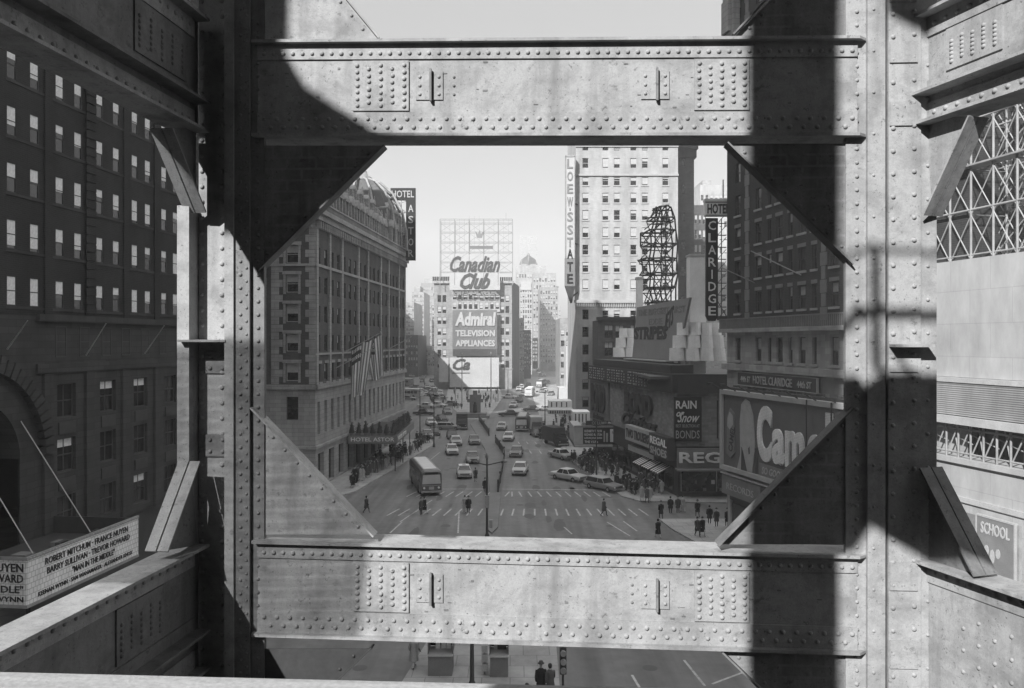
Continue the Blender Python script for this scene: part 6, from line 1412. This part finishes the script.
# median fence: dark board runs
def fence(pts, h, label):
    P = [gp(*p, 0.13) for p in pts]; o = thing('median_fence', label, 'fence', P[0], 0); mb = MB()
    for a, b in zip(P[:-1], P[1:]):
        d = (b-a).normalized(); n_ = Vector((-d.y, d.x, 0))*0.06
        mb.hexa([a-n_+Vector((0,0,.12)), b-n_+Vector((0,0,.12)), b+n_+Vector((0,0,.12)), a+n_+Vector((0,0,.12)), a-n_+Vector((0,0,h)), b-n_+Vector((0,0,h)), b+n_+Vector((0,0,h)), a+n_+Vector((0,0,h))])
    mb.build('boards', M_blk, o)
    for a in P: mb = MB(); mb.box(a.x-0.09, a.x+0.09, a.y-0.09, a.y+0.09, 0.13, h+0.35); mb.build('post', M_rust, o)
fence([(495.5, 443), (500, 449), (504.3, 456), (503.5, 463), (502, 472), (500, 483), (498, 492)], 1.25, 'dark board fence curving along the median toward the crossing'); fence([(479, 421), (484, 428), (489, 436)], 1.3, 'short dark board fence at the upper end of the median')
# newsstands
def newsstand(px0, px1, py, label):
    k = (py-HY)/CZ; p = gp(px0, py, 0.13); w = (px1-px0)/FPX*p.y; o = thing('newsstand', label, 'newsstand', p, 0)
    pbox(o, 'counter', M_mid, (0, w, 0, 1.3, 0, 1.05)); pbox(o, 'counter_top', M_lt, (-0.05, w+0.05, -0.08, 1.3, 1.05, 1.1)); pbox(o, 'side_wall', M_mid, (-0.04, 0, 0.2, 1.5, 1.1, 2.5), (w, w+0.04, 0.2, 1.5, 1.1, 2.5)); pbox(o, 'back_wall', M_blk, (0, w, 1.4, 1.5, 1.1, 2.5)); pbox(o, 'roof', M_galv, (-0.15, w+0.15, -0.1, 1.6, 2.5, 2.62))
    q = random.Random(px0)
    for i in range(9):
        x = 0.1+q.random()*(w-0.4); z = 1.12+(i % 3)*0.42; pbox(o, 'magazine', q.choice([M_wh, M_lt, M_mid, M_blk]), (x, x+0.24, 0.9+0.2*(i % 3), 0.93+0.2*(i % 3), z, z+0.34))
    return o
newsstand(428, 452, 676, 'square newsstand left of the dark pole, under the lower girder'); newsstand(490, 508, 677, 'square newsstand right of the dark pole, under the lower girder')
lamp_post(472, 694, 6.8, 'dark pole between the two newsstands', arms=False)
NR = thing('paper_rack', 'column of small pale vending boxes beside the right newsstand', 'rack', gp(484.5, 676, 0.13), 0)
for i in range(3): pbox(NR, 'box', M_lt, (-0.16, 0.16, 0, 0.3, 0.25+i*0.5, 0.6+i*0.5))
pbox(NR, 'stand', M_galv, (-0.04, 0.04, 0.3, 0.38, 0, 1.8))
TL = thing('traffic_light', 'traffic signal with three visored lenses beside the walkers, bottom centre', 'traffic light', gp(563, 706, 0.13), 0)
mb = MB(); mb.lathe([(0.18, 0), (0.12, 0.3), (0.06, 0.5), (0.05, 3.0)], n=8); mb.build('pole', M_dk, TL, local=True); pbox(TL, 'signal_housing', M_dk, (-0.16, 0.16, -0.15, 0.15, 1.6, 2.9))
for i in range(3): mb = MB(); mb.tube((0, -0.32, 1.82+i*0.42), (0, -0.15, 1.82+i*0.42), 0.14, n=10); mb.build('visor', M_galv, TL, local=True)
WB = thing('litter_basket', 'wire litter basket at the right corner kerb', 'bin', gp(620, 486, 0.13), 0); mb = MB(); mb.lathe([(0.28, 0), (0.36, 0.9), (0.32, 0.95)], n=10); mb.build('basket', M_dk, WB, local=True)
for i, (px, py) in enumerate(((628, 490), (632, 489))):
    o = thing('mailbox', 'dark round topped box at the right corner, %s' % ('left one' if i == 0 else 'right one'), 'mailbox', gp(px, py, 0.13), 0); mb = MB(); mb.box(-0.3, 0.3, -0.25, 0.25, 0.15, 1.1); mb.build('case', M_dk, o, local=True); mb = MB(); mb.tube((-0.3, 0, 1.1), (0.3, 0, 1.1), 0.25, n=12); mb.build('hood', M_dk, o, local=True)
    mb = MB(); mb.box(-0.25, -0.18, -0.2, 0.2, 0, 0.15); mb.box(0.18, 0.25, -0.2, 0.2, 0, 0.15); mb.build('feet', M_dk, o, local=True)
